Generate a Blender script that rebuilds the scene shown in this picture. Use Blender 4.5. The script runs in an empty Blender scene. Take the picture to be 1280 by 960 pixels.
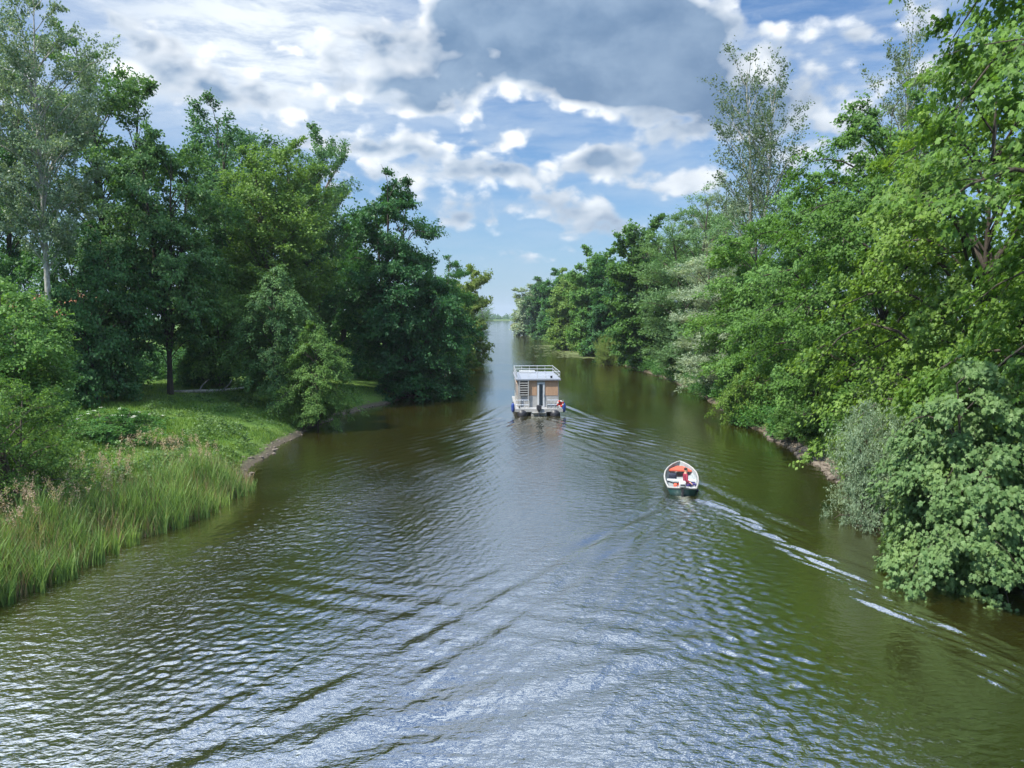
import bpy, bmesh, math, random
import numpy as np
from mathutils import Vector, Matrix
R_ = math.radians
SC = bpy.context.scene
COL = SC.collection
def on(k): return True

# ------------------------------------------------------------------ camera, sky, sun, exposure
CAM_H, PITCH, FPX = 8.0, math.atan(85 / 960), 960.0
cam = bpy.data.cameras.new('camera'); cam_o = bpy.data.objects.new('camera', cam); COL.objects.link(cam_o)
cam_o.location = (0, 0, CAM_H); cam_o.rotation_euler = (math.pi / 2 - PITCH, 0, 0)
cam.lens = 36 * FPX / 1280; cam.sensor_width = 36; cam.clip_end = 12000; cam.clip_start = 0.1
SC.camera = cam_o

def px_dir(px, py):
    u, v = (px - 640) / FPX, (480 - py) / FPX
    return np.array([u, math.cos(PITCH) + v * math.sin(PITCH), -math.sin(PITCH) + v * math.cos(PITCH)])
def azel(px, py):
    d = px_dir(px, py); d /= np.linalg.norm(d)
    return math.degrees(math.atan2(d[0], d[1])), math.degrees(math.asin(d[2]))
def at_depth(px, y, z=0.0):
    return (px - 640) / FPX * (y * math.cos(PITCH) + (CAM_H - z) * math.sin(PITCH))

SUN_AZ, SUN_EL = -120.0, 56.0           # degrees, azimuth from +Y towards +X
SC.view_settings.view_transform = 'Standard'; SC.view_settings.look = 'None'
SC.view_settings.exposure = 0.86; SC.view_settings.gamma = 1.0; SC.view_settings.use_curve_mapping = False
SC.cycles.max_bounces = 8; SC.cycles.diffuse_bounces = 3; SC.cycles.glossy_bounces = 3
SC.cycles.transmission_bounces = 4; SC.cycles.transparent_max_bounces = 6; SC.cycles.volume_bounces = 0
SC.cycles.use_denoising = True
SC.cycles.sample_clamp_indirect = 6.0
SC.cycles.caustics_reflective = False; SC.cycles.caustics_refractive = False

class NT:
    """small helper that writes node trees as expressions"""
    def __init__(s, tree): s.t = tree; s.n = tree.nodes; s.l = tree.links
    def node(s, typ, **kw):
        n = s.n.new(typ)
        for k, v in kw.items(): setattr(n, k, v)
        return n
    def put(s, inp, v):
        if isinstance(v, bpy.types.NodeSocket): s.l.new(v, inp)
        elif v is not None:
            if inp.type == 'RGBA' and len(v) == 3: v = (*v, 1)
            inp.default_value = v
    def m(s, op, a, b=None, c=None, clamp=False):
        n = s.node('ShaderNodeMath', operation=op); n.use_clamp = clamp
        s.put(n.inputs[0], a)
        if b is not None: s.put(n.inputs[1], b)
        if c is not None: s.put(n.inputs[2], c)
        return n.outputs[0]
    def vm(s, op, a, b=None, scale=None):
        n = s.node('ShaderNodeVectorMath', operation=op); s.put(n.inputs[0], a)
        if b is not None: s.put(n.inputs[1], b)
        if scale is not None: s.put(n.inputs['Scale'], scale)
        return n.outputs['Value'] if op in ('LENGTH', 'DOT_PRODUCT', 'DISTANCE') else n.outputs[0]
    def noise(s, vec, scale, detail=4, rough=0.5, dist=0.0, lac=2.0, dims='3D'):
        n = s.node('ShaderNodeTexNoise', noise_dimensions=dims); s.put(n.inputs['Vector'], vec)
        n.inputs['Scale'].default_value = scale; n.inputs['Detail'].default_value = detail
        n.inputs['Roughness'].default_value = rough; n.inputs['Distortion'].default_value = dist
        n.inputs['Lacunarity'].default_value = lac
        return n.outputs[0]
    def ramp(s, v, a, b, lo=0.0, hi=1.0, mode='SMOOTHSTEP'):
        n = s.node('ShaderNodeMapRange', interpolation_type=mode); s.put(n.inputs[0], v)
        s.put(n.inputs[1], a); s.put(n.inputs[2], b); s.put(n.inputs[3], lo); s.put(n.inputs[4], hi)
        return n.outputs[0]
    def mix(s, f, a, b, blend='MIX'):
        n = s.node('ShaderNodeMix', data_type='RGBA', blend_type=blend)
        s.put(n.inputs[0], f); s.put(n.inputs[6], a); s.put(n.inputs[7], b)
        return n.outputs[2]
    def xyz(s, x, y, z):
        n = s.node('ShaderNodeCombineXYZ'); s.put(n.inputs[0], x); s.put(n.inputs[1], y); s.put(n.inputs[2], z)
        return n.outputs[0]
    def sep(s, v):
        n = s.node('ShaderNodeSeparateXYZ'); s.put(n.inputs[0], v); return n.outputs

# ---- the sky: Nishita air with clouds laid out over the dome by azimuth and elevation
world = bpy.data.worlds.new('World'); SC.world = world; world.use_nodes = True
w = NT(world.node_tree); w.n.clear()
tc = w.node('ShaderNodeTexCoord'); d3 = tc.outputs['Generated']
dx, dy, dz = w.sep(d3)
dzp = w.m('MAXIMUM', dz, 0.0)
el = w.m('MULTIPLY', w.m('ARCSINE', dzp), 57.2958)
az = w.m('MULTIPLY', w.m('ARCTAN2', dx, dy), 57.2958)
sky = w.node('ShaderNodeTexSky', sky_type='NISHITA', sun_disc=False, sun_elevation=R_(SUN_EL), sun_rotation=R_(SUN_AZ),
             air_density=1.0, dust_density=0.6, ozone_density=1.6, altitude=50)
skyc = w.mix(1.0, sky.outputs[0], (0.036, 0.062, 0.086), 'MULTIPLY')
P = w.xyz(az, w.m('MULTIPLY', el, 1.5), 0.0)                       # degrees, stretched a little so that clouds lie flat
wv = w.node('ShaderNodeTexNoise'); w.put(wv.inputs['Vector'], P); wv.inputs['Scale'].default_value = 0.16; wv.inputs['Detail'].default_value = 4
P1 = w.vm('ADD', P, w.vm('SCALE', w.vm('SUBTRACT', wv.outputs['Color'], (0.5, 0.5, 0.5)), scale=2.2))
# px, py, rx, ry (photo pixels used only to read off directions on the dome), weight
BLOBS = [(700, 25, 190, 95, 1.35), (800, 60, 120, 70, .75), (870, 90, 110, 90, .45), (575, 25, 70, 60, .35), (640, 92, 70, 22, .42), (730, 110, 60, 20, .5),
         (215, 85, 100, 48, .66), (150, 20, 90, 40, .34), (330, 130, 100, 36, .66), (400, 60, 110, 50, .30), (470, 42, 70, 28, .55), (490, 105, 105, 48, .78),
         (560, 130, 70, 40, .5), (430, 175, 150, 22, .36), (640, 168, 55, 20, .55), (742, 196, 62, 26, .66), (588, 270, 66, 32, .76), (640, 212, 90, 24, .58),
         (700, 250, 90, 34, .66), (745, 288, 80, 30, .66), (540, 215, 120, 30, .52), (860, 228, 80, 34, .66), (1005, 135, 85, 45, .66), (980, 60, 110, 60, .42),
         (890, 150, 90, 50, .5), (800, 190, 110, 40, .40), (640, 325, 260, 18, .36), (500, 180, 160, 22, .40), (60, 170, 120, 120, .40), (1150, 80, 100, 110, .42), (760, 130, 100, 26, .35),
         (420, 240, 120, 50, .40), (1040, 200, 120, 40, .5)]
tot = None
for (bx, by, rx_, ry_, wt) in BLOBS:
    a0, e0 = azel(bx, by)
    sx, sy = math.degrees(rx_ / FPX), math.degrees(ry_ / FPX) * 1.5
    q = w.vm('MULTIPLY', w.vm('SUBTRACT', P1, (a0, e0 * 1.5, 0)), (1 / sx, 1 / sy, 0))
    g = w.ramp(w.vm('LENGTH', q), 1.3, 0.0, 0.0, wt)
    tot = g if tot is None else w.m('ADD', tot, g)
nb = w.noise(w.vm('MULTIPLY', P1, (.035, .05, 0)), 1.0, 3, .5)           # higher up and all round: broken cloud
hi = w.m('MULTIPLY', w.ramp(nb, .36, .62), w.ramp(el, 18, 30))
tot = w.m('ADD', w.m('MINIMUM', tot, 1.35), w.m('MULTIPLY', hi, .85))
amp = w.ramp(tot, 0.0, 0.35, 0.35, 1.0)
def density(Pin, fine):
    f = w.noise(Pin, 0.20, 8 if fine else 3, .57)
    vo = w.node('ShaderNodeTexVoronoi', feature='SMOOTH_F1', voronoi_dimensions='2D'); w.put(vo.inputs['Vector'], Pin)
    vo.inputs['Scale'].default_value = .36; vo.inputs['Smoothness'].default_value = .5; vo.inputs['Detail'].default_value = 1.5 if fine else 0; vo.inputs['Roughness'].default_value = .6
    puff = w.m('SUBTRACT', .48, vo.outputs['Distance'])
    n_ = w.m('ADD', w.m('MULTIPLY', w.m('SUBTRACT', f, .5), 1.45), w.m('MULTIPLY', puff, .42))
    return w.m('ADD', tot, w.m('MULTIPLY', n_, amp))
d1 = density(P1, True)
d2 = density(w.vm('ADD', P1, (-0.7, 1.9, 0)), False)
lit = w.m('MULTIPLY', w.ramp(w.m('SUBTRACT', d1, d2), -.32, .34), w.ramp(tot, .55, 1.0, 1.0, .42))
cover = w.ramp(d1, .23, .55)
thick = w.ramp(d1, .34, 1.15)
sd = np.array([math.sin(R_(SUN_AZ)) * math.cos(R_(SUN_EL)), math.cos(R_(SUN_AZ)) * math.cos(R_(SUN_EL)), math.sin(R_(SUN_EL))])
sdot = w.vm('DOT_PRODUCT', d3, (-.42, .70, .58))                    # the brightest, thinnest part of the cloud deck
bright_deck = w.ramp(sdot, .55, 1.0)
white = w.mix(bright_deck, (.66, .685, .71), (.95, .94, .91))
gv = w.noise(P1, .16, 5, .55)
grey = w.mix(bright_deck, w.mix(w.ramp(gv, .3, .7), (.085, .145, .25), (.16, .235, .345)), w.mix(w.ramp(gv, .3, .7), (.095, .170, .285), (.22, .305, .42)))
shade = w.m('MULTIPLY', thick, w.m('SUBTRACT', 1.15, w.m('MULTIPLY', lit, .55)))
shade = w.m('ADD', shade, w.m('MULTIPLY', w.m('SUBTRACT', .85, lit), .72), clamp=True)
shade = w.m('MULTIPLY', shade, w.ramp(el, 20, 33, 1.0, .22))
cloudc = w.mix(shade, white, grey)
# thin high veil with fine streaks
vs = w.noise(w.vm('MULTIPLY', P1, (.10, .32, 0)), 1.0, 6, .6)
sh0 = azel(330, 60); shq = w.vm('MULTIPLY', w.vm('SUBTRACT', P1, (sh0[0], sh0[1] * 1.5, 0)), (1 / 19., 1 / 13., 0))
sheet = w.ramp(w.vm('LENGTH', shq), 1.2, .15)
veil0 = w.m('MULTIPLY', w.ramp(vs, .34, .66), w.ramp(el, 4, 14, .25, .50))
vs2 = w.noise(w.vm('MULTIPLY', P1, (.22, .60, 0)), 1.0, 6, .62)
veil = w.m('MAXIMUM', veil0, w.m('MULTIPLY', sheet, w.ramp(vs2, .28, .62, .45, 1.0)))
base = w.mix(veil, skyc, w.mix(sheet, (.40, .47, .56), (.62, .66, .69)))
c1 = w.mix(cover, base, cloudc)
hz = w.m('POWER', 2.718, w.m('MULTIPLY', el, -.125))
c2 = w.mix(w.m('MULTIPLY', hz, .85), c1, (.275, .36, .45))
bg = w.node('ShaderNodeBackground'); c2 = w.mix(w.ramp(el, 20, 34), c2, w.mix(1.0, c2, (.88, 1.0, 1.14), 'MULTIPLY'))
w.put(bg.inputs[0], w.vm('SCALE', c2, scale=w.m('ADD', w.ramp(el, 17, 42, .9, 2.2), w.m('MULTIPLY', w.ramp(el, 17, 42), w.ramp(w.m('ABSOLUTE', az), 80, 30, 0, -1.1))))); bg.inputs[1].default_value = 1.0  # upper sky brightened, least ahead: added ambient light and water reflection
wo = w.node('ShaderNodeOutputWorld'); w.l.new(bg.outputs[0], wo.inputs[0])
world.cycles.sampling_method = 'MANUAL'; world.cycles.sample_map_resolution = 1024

sun = bpy.data.lights.new('sun', 'SUN'); sun.energy = 4.6; sun.angle = R_(1.5); sun.color = (1.0, .95, .86)
sun_o = bpy.data.objects.new('sun', sun); COL.objects.link(sun_o)
sun_o.rotation_euler = Vector((-sd[0], -sd[1], -sd[2])).to_track_quat('-Z', 'Y').to_euler()

# ------------------------------------------------------------------ helpers
def tag(o, label=None, cat=None, group=None, kind=None):
    if label: o['label'] = label
    if cat: o['category'] = cat
    if group: o['group'] = group
    if kind: o['kind'] = kind
    return o
def link(name, me, mat=None, parent=None):
    o = bpy.data.objects.new(name, me); COL.objects.link(o)
    if mat is not None:
        me.materials.clear()
        for m_ in (mat if isinstance(mat, (list, tuple)) else [mat]): me.materials.append(m_)
    if parent: o.parent = parent
    return o
def empty(name, loc=(0, 0, 0), rz=0.0):
    o = bpy.data.objects.new(name, None); COL.objects.link(o); o.location = loc; o.rotation_euler = (0, 0, rz)
    o.empty_display_size = .2
    return o
def mesh_np(name, V, polys, smooth=False, mat_idx=None):
    """V (n,3); polys list of (m,k) index arrays"""
    me = bpy.data.meshes.new(name); V = np.asarray(V, np.float32)
    me.vertices.add(len(V)); me.vertices.foreach_set('co', V.ravel())
    loops = np.concatenate([p.ravel() for p in polys]).astype(np.int32)
    tot = np.concatenate([np.full(len(p), p.shape[1], np.int32) for p in polys])
    st = np.concatenate([[0], np.cumsum(tot)[:-1]]).astype(np.int32)
    me.loops.add(len(loops)); me.loops.foreach_set('vertex_index', loops)
    me.polygons.add(len(tot)); me.polygons.foreach_set('loop_start', st); me.polygons.foreach_set('loop_total', tot)
    me.polygons.foreach_set('use_smooth', np.full(len(tot), smooth, bool))
    if mat_idx is not None: me.polygons.foreach_set('material_index', mat_idx.astype(np.int32))
    me.update(calc_edges=True)
    return me
def nrm(a): return a / np.maximum(np.linalg.norm(a, axis=-1, keepdims=True), 1e-9)
def tubes(paths, radii, sides):
    """paths (n,K,3), radii (n,K) -> verts, quads"""
    n, K, _ = paths.shape
    tan = nrm(np.gradient(paths, axis=1))
    ref = np.where(np.abs(tan[..., 2:3]) > .9, np.array([1., 0, 0]), np.array([0, 0, 1.]))
    a = nrm(np.cross(tan, ref)); b = np.cross(tan, a)
    th = np.linspace(0, 2 * np.pi, sides, endpoint=False)
    ring = paths[:, :, None] + radii[:, :, None, None] * (a[:, :, None] * np.cos(th)[:, None] + b[:, :, None] * np.sin(th)[:, None])
    V = ring.reshape(-1, 3)
    idx = np.arange(n * K * sides).reshape(n, K, sides)
    q = np.stack([idx[:, :-1], np.roll(idx[:, :-1], -1, 2), np.roll(idx[:, 1:], -1, 2), idx[:, 1:]], -1).reshape(-1, 4)
    return V, q
def mat(name, col, rough=.6, spec=.4, metal=0.0):
    m_ = bpy.data.materials.new(name); m_.use_nodes = True
    b = m_.node_tree.nodes['Principled BSDF']
    b.inputs['Base Color'].default_value = (*col, 1); b.inputs['Roughness'].default_value = rough
    b.inputs['Specular IOR Level'].default_value = spec; b.inputs['Metallic'].default_value = metal
    return m_
def noisy_mat(name, c1, c2, scale=8, rough=.7, stretch=(1, 1, 1), spec=.3, bump=0.0, coords='Object', detail=5):
    m_ = mat(name, c1, rough, spec); t = NT(m_.node_tree); b = m_.node_tree.nodes['Principled BSDF']
    co = t.vm('MULTIPLY', t.node('ShaderNodeTexCoord').outputs[coords], stretch)
    f = t.noise(co, scale, detail, .6)
    t.put(b.inputs['Base Color'], t.mix(t.ramp(f, .3, .7), c1, c2))
    if bump:
        bn = t.node('ShaderNodeBump'); bn.inputs['Strength'].default_value = bump; bn.inputs['Distance'].default_value = .03
        t.put(bn.inputs['Height'], f); t.put(b.inputs['Normal'], bn.outputs[0])
    return m_
def leaf_mat(name, dark, light, trans=.38, spec=.3, rough=.5, hue=.03, val=.25):
    m_ = bpy.data.materials.new(name); m_.use_nodes = True; t = NT(m_.node_tree); b = m_.node_tree.nodes['Principled BSDF']
    g = t.node('ShaderNodeNewGeometry'); oi = t.node('ShaderNodeObjectInfo')
    c = t.mix(g.outputs['Random Per Island'], dark, light)
    co = t.node('ShaderNodeTexCoord').outputs['Object']
    patch = t.noise(co, .55, 3, .5)                                # sprigs of younger, yellower leaves
    c = t.mix(t.ramp(patch, .50, .74, 0, .55), c, tuple(np.array(light) * (1.25, 1.15, .95)))
    hs = t.node('ShaderNodeHueSaturation'); t.put(hs.inputs['Color'], c)
    t.put(hs.inputs['Hue'], t.ramp(oi.outputs['Random'], 0, 1, .5 - hue, .5 + hue * .6, 'LINEAR'))
    t.put(hs.inputs['Value'], t.ramp(oi.outputs['Random'], 0, 1, 1 + val, 1 - val, 'LINEAR'))
    c = hs.outputs[0]
    t.put(b.inputs['Base Color'], c); b.inputs['Roughness'].default_value = rough; b.inputs['Specular IOR Level'].default_value = spec
    tr = t.node('ShaderNodeBsdfTranslucent'); t.put(tr.inputs[0], t.mix(1.0, c, (1.3, 1.32, .65), 'MULTIPLY'))
    mx = t.node('ShaderNodeMixShader'); mx.inputs[0].default_value = trans
    t.l.new(b.outputs[0], mx.inputs[1]); t.l.new(tr.outputs[0], mx.inputs[2])
    t.l.new(mx.outputs[0], m_.node_tree.nodes['Material Output'].inputs[0])
    return m_

# ------------------------------------------------------------------ the lie of the land
LY = np.array([-400, 0, 14, 21, 26, 30, 34, 37, 42, 50, 58, 65, 70, 80, 110, 140, 200, 300, 600, 900, 1000, 1400])
LX = np.array([-15, -15.5, -15.8, -14.6, -13.8, -13.0, -12.3, -13.3, -14.2, -14.6, -14.4, -13.4, -11.5, -9.8, -8.6, -8.8, -11, -14, -27, -55, -500, -900.])
RY = np.array([-400, 0, 15, 21, 27, 32, 37, 45, 51, 60, 80, 96, 140, 192, 307, 600, 760, 900, 1000, 1400])
RX = np.array([17, 16.5, 16, 15.4, 15.2, 15.6, 16.2, 17.0, 17.4, 17.6, 19.5, 20, 17.5, 14.5, 8.5, 2.0, 2.0, 60, 500, 900.])
def lx(y): return np.interp(y, LY, LX) + .25 * np.sin(np.asarray(y) * .9) * np.exp(-np.asarray(y) / 150.)
def rx(y): return np.interp(y, RY, RX) + .25 * np.sin(np.asarray(y) * 1.1 + 1) * np.exp(-np.asarray(y) / 150.)
def bump2(x, y, s): return np.sin(x * s + 1.3 * np.sin(y * s * .7)) * np.cos(y * s * 1.1 + .8 * np.sin(x * s * .6))
def h_left(e, y, x): return .12 + .35 * np.clip(e / .8, 0, 1) + 2.0 * (1 - np.exp(-np.maximum(e - .4, 0) / 6.5)) + .12 * bump2(x, y, .7) * np.clip(e / 2, 0, 1) + .05 * bump2(x, y, 2.3) * np.clip(e, 0, 1)
def h_right(e, y, x): return .12 + .3 * np.clip(e / .8, 0, 1) + 1.7 * (1 - np.exp(-np.maximum(e - .4, 0) / 4)) + .1 * bump2(x, y, .8) * np.clip(e / 2, 0, 1)
def ground_z(x, y):
    x = np.asarray(x, float); y = np.asarray(y, float)
    l, r = lx(y), rx(y)
    return np.where(x < l, h_left(l - x, y, x), np.where(x > r, h_right(x - r, y, x), -0.6))

# ---- ground: one sheet with the canal bed in it
def build_ground():
    ys = np.concatenate([np.arange(-60, 10, 5.), np.arange(10, 90, .6), np.arange(90, 200, 3.), np.arange(200, 1000, 25.), np.arange(1000, 1400, 50.), [1400, 1402, 1410, 1500, 1800, 2500, 4500]])
    offs = np.concatenate([[0, .12, .3, .5, .8], np.arange(1.2, 22, .6), np.arange(22, 60, 3.), [70, 90, 130, 200, 400, 900, 4000]])
    l, r = lx(ys), rx(ys)
    rows = []
    for i, y in enumerate(ys):
        if y < 1401:
            xl = l[i] - offs[::-1]; xr = r[i] + offs
            zl = h_left(offs[::-1], y, xl); zr = h_right(offs, y, xr)
            m = .5 * (l[i] + r[i]); hw = r[i] - l[i]
            xm = np.array([l[i] + .04 * hw, m, r[i] - .04 * hw]); zm = np.array([-.9, -1.6, -.9])
        else:                                                         # land beyond the lake
            xl = -900 - offs[::-1]; xr = 900 + offs; xm = np.array([-450, 0, 450.])
            zl = np.full(len(offs), 1.5); zr = zl.copy(); zm = np.full(3, 1.5)
            if y == 1402: zl = np.minimum(zl, .6); zr = zl.copy(); zm[:] = .6
        x = np.concatenate([xl, xm, xr]); z = np.concatenate([zl, zm, zr])
        rows.append(np.stack([x, np.full(len(x), y), z], -1))
    G = np.array(rows); nr, nc = G.shape[:2]
    idx = np.arange(nr * nc).reshape(nr, nc)
    q = np.stack([idx[:-1, :-1], idx[:-1, 1:], idx[1:, 1:], idx[1:, :-1]], -1).reshape(-1, 4)
    me = mesh_np('ground', G.reshape(-1, 3), [q], smooth=True)
    m_ = mat('bank_soil', (.1, .1, .04), .9, .15); t = NT(m_.node_tree); b = m_.node_tree.nodes['Principled BSDF']
    g = t.node('ShaderNodeNewGeometry'); px_, py_, pz_ = t.sep(g.outputs['Position'])
    n1 = t.noise(g.outputs['Position'], .35, 5, .6); n2 = t.noise(g.outputs['Position'], 6, 4, .6)
    grass = t.mix(t.ramp(n1, .35, .65), (.06, .125, .02), (.10, .16, .034))
    soil = t.mix(n2, (.05, .04, .025), (.15, .125, .09))
    edge = t.m('ADD', pz_, t.m('MULTIPLY', t.m('SUBTRACT', n2, .5), .4))
    c = t.mix(t.ramp(edge, .14, .36), soil, grass)
    t.put(b.inputs['Base Color'], c)
    bn = t.node('ShaderNodeBump'); bn.inputs['Strength'].default_value = .7; bn.inputs['Distance'].default_value = .1
    t.put(bn.inputs['Height'], n2); t.put(b.inputs['Normal'], bn.outputs[0])
    tag(link('ground', me, m_), kind='structure')

# ---- water: waves and wakes are real displacement, fine ripples are bump
HB = dict(x=2.15, y=61.0)            # houseboat stern
DG = dict(x=7.6, y=33.7)            # dinghy stern
def wave_height(X, Y):
    rng = np.random.default_rng(5); Z = np.zeros_like(X)
    def hump(v, c, wdt): return np.exp(-((v - c) / wdt) ** 2)
    patch = .24 + .18 * bump2(X, Y, .13) + .12 * bump2(X + 7, Y - 3, .31) + .08 * hump(X, -6, 4.5) * np.clip((34 - Y) / 10, 0, 1)
    patch = np.clip(patch, .08, 2) * np.clip((rx(Y) - X) / 7, .35, 1) * np.clip((X - lx(Y)) / 4, .5, 1)
    # wind ripples, mostly running across the canal axis
    for lam, amp, k in [(2.6, .0028, 6), (1.4, .0030, 9), (.8, .0032, 12), (.48, .0038, 18), (.3, .0036, 22), (.2, .0024, 18)]:
        for _ in range(k):
            th = R_(rng.normal(98, 42)); kk = 2 * np.pi / (lam * rng.uniform(.75, 1.3))
            Z += patch * amp * rng.uniform(.5, 1.2) * np.sin(kk * (np.cos(th) * X + np.sin(th) * Y) + rng.uniform(0, 6.28))
    Z *= 1 - .5 * np.clip((Y - 28) / 30, 0, 1)
    # wakes: diverging crests in two arms plus churned water between them
    def arm(sx, sy, side, slope, off, lam, ang, amp, smax, width, decay, ph):
        nonlocal Z
        s = sy - Y; lat = (X - sx) * side
        ctr = off + slope * s
        wd = width * (1 + .04 * np.clip(s, 0, 99))
        env = hump(lat, ctr, wd) * np.clip(s / 1.2, 0, 1) * np.exp(-np.clip(s, 0, None) / decay) * (s > -1) * np.clip((smax - s) / 4, 0, 1)
        a = R_(ang); ph_ = (2 * np.pi / lam) * (lat * math.cos(a) - s * math.sin(a))
        mod = .7 + .6 * np.sin(s * .9 + 1.7 * lat + ph) * np.sin(s * .37 - lat)
        wv = np.sin(ph_ + ph + .7 * np.sin(s * .21) + .8 * bump2(X, Y, .8)); wv = wv + .35 * np.sin(2 * ph_ + ph)
        Z += amp * env * mod * wv
    # the bow wave of the motorboat: a loose file of separate short crests along its right arm
    for k in range(64):
        s_k = .9 + 18.5 * ((k + rng.uniform(0, 1)) / 64) ** 1.15; l_k = .72 + .175 * s_k + rng.normal(0, .16 + .022 * s_k); an = R_(rng.normal(21, 4))
        u = (DG['y'] - Y - s_k) * math.cos(an) + (X - DG['x'] - l_k) * math.sin(an); v = (X - DG['x'] - l_k) * math.cos(an) - (DG['y'] - Y - s_k) * math.sin(an)
        ln, wd = rng.uniform(.35, 1.15), rng.uniform(.10, .17)
        Z += rng.uniform(.026, .058) * np.exp(-(u / ln) ** 2 - (v / wd) ** 2) * np.cos(v / wd * 1.2)
    arm(DG['x'], DG['y'], 1, .27, .9, .95, 20, .020, 27, .9, 40, 2.2)
    arm(DG['x'], DG['y'], -1, .30, .55, .62, 26, .030, 24, 1.0, 16, 1.1)
    arm(DG['x'], DG['y'], -1, .62, 0.0, 1.35, 33, .040, 30, 1.3, 60, 3.0)
    arm(HB['x'], HB['y'], 1, .42, 1.9, .85, 30, .036, 26, 2.3, 17, .9)
    arm(HB['x'], HB['y'], -1, .42, 1.9, .85, 30, .034, 26, 2.3, 17, 2.9)
    arm(HB['x'], HB['y'], 1, .22, 1.3, 1.1, 20, .02, 30, 2.0, 22, 2.9)
    arm(HB['x'], HB['y'], -1, .20, 1.3, 1.1, 20, .02, 30, 2.0, 22, 1.9)
    # bow waves
    for (sx, sy, hw, amp) in ((HB['x'], HB['y'] + 8, 2.2, .05), (DG['x'] + .2, DG['y'] + 3.6, .8, .04)):
        for side in (1, -1):
            s = sy - Y; lat = (X - sx) * side
            Z += amp * hump(lat, hw + .25 * s, .5 + .05 * np.clip(s, 0, 50)) * (s > 0) * np.exp(-np.clip(s, 0, None) / 9) * np.clip(s, 0, 1) * np.sin(lat * 5 - s)
    # churned strip behind each propeller
    for (sx, sy, w0, sp, amp, decay) in ((DG['x'], DG['y'], .5, .13, .013, 34), (HB['x'], HB['y'], 1.6, .06, .014, 26)):
        s = sy - Y; env = hump(X - sx + .13 * np.clip(s, 0, None), 0, w0 + sp * np.clip(s, 0, None)) * (s > 0) * np.exp(-np.clip(s, 0, None) / decay) * np.clip(s / .6, 0, 1)
        ch = np.zeros_like(X)
        for _ in range(26):
            kk = 2 * np.pi / rng.uniform(.16, .75); th = rng.uniform(0, 6.28)
            ch += np.sin(kk * (np.cos(th) * X + np.sin(th) * Y) + rng.uniform(0, 6.28)) / 4
        Z += amp * env * ch
    # older swell crossing the foreground
    for (k, c0, wdt, lam, amp, dirx) in ((0, 15.5, 1.7, 1.7, .028, -.52), (1, 19.5, 2.2, 1.3, .014, .35)):
        v = Y - (c0 - dirx * X); env = hump(v, 0, wdt) * np.clip((X + 9) / 4, 0, 1) * np.clip((8 - X) / 5, 0, 1)
        Z += amp * env * np.sin(v * 2 * np.pi / lam + .4 * np.sin(X))
    return Z
def build_water():
    ys = [-60, -40, -25, -15, -8, -3, 1, 4]; y = 6.0
    while y < 110: ys.append(y); y *= 1.0036
    while y < 1398: ys.append(y); y *= 1.02
    ys.append(1401); ys = np.array(ys)
    s = np.linspace(0, 1, 620)
    l, r = lx(ys) - 1.2, rx(ys) + 1.2
    X = l[:, None] + (r - l)[:, None] * s; Y = np.repeat(ys[:, None], len(s), 1)
    Z = wave_height(X, Y) * np.clip((160 - Y) / 60, 0, 1) * np.clip((Y + 3) / 8, 0, 1)
    nr, nc = X.shape; idx = np.arange(nr * nc).reshape(nr, nc)
    q = np.stack([idx[:-1, :-1], idx[:-1, 1:], idx[1:, 1:], idx[1:, :-1]], -1).reshape(-1, 4)
    me = mesh_np('water', np.stack([X, Y, Z], -1).reshape(-1, 3), [q], smooth=True)
    fo = np.zeros_like(X)
    for (sx, sy, w0, sp, dec, a) in ((DG['x'], DG['y'], .32, .05, 3.2, 1.0), (HB['x'], HB['y'], 1.2, .05, 4.5, .8)):
        q_ = sy - Y; fo += a * np.exp(-((X - sx + .06 * np.clip(q_, 0, None)) / (w0 + sp * np.clip(q_, 0, None))) ** 2) * (q_ > -.1) * np.exp(-np.clip(q_, 0, None) / dec)
    at_ = me.attributes.new('foam', 'FLOAT', 'POINT'); at_.data.foreach_set('value', fo.ravel().astype(np.float32))
    m_ = mat('canal_water', (.062, .056, .0125), .06, 1.0); t = NT(m_.node_tree); b = m_.node_tree.nodes['Principled BSDF']
    b.inputs['IOR'].default_value = 3.4
    pos = t.node('ShaderNodeNewGeometry').outputs['Position']
    n1 = t.noise(t.vm('MULTIPLY', pos, (1, 1.7, 1)), 2.2, 3, .55); n2 = t.noise(t.vm('MULTIPLY', pos, (1, 1.5, 1)), 9, 2, .5)
    pt = t.noise(t.vm('MULTIPLY', pos, (1, .45, 1)), .16, 2, .5)
    h = t.m('ADD', t.m('MULTIPLY', n1, .034), t.m('MULTIPLY', n2, .017))
    h = t.m('MULTIPLY', h, t.m('MULTIPLY', t.ramp(pt, .35, .65, .35, 1.2), t.ramp(t.sep(pos)[1], 26, 75, 1.0, .30)))
    bn = t.node('ShaderNodeBump'); bn.inputs['Strength'].default_value = 1.0; bn.inputs['Distance'].default_value = 1.0
    t.put(bn.inputs['Height'], h); t.put(b.inputs['Normal'], bn.outputs[0])
    silt = t.noise(pos, .12, 3, .5)
    body = t.mix(t.ramp(silt, .3, .7), (.017, .0165, .0022), (.025, .0215, .003))
    fa = t.node('ShaderNodeAttribute', attribute_name='foam').outputs['Fac']; fn = t.noise(pos, 5.5, 4, .65)
    t.put(b.inputs['Base Color'], t.mix(t.ramp(t.m('MULTIPLY', fa, fn), .16, .5, 0, .8), body, (.42, .42, .34)))
    tag(link('water', me, m_), kind='structure')

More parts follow.
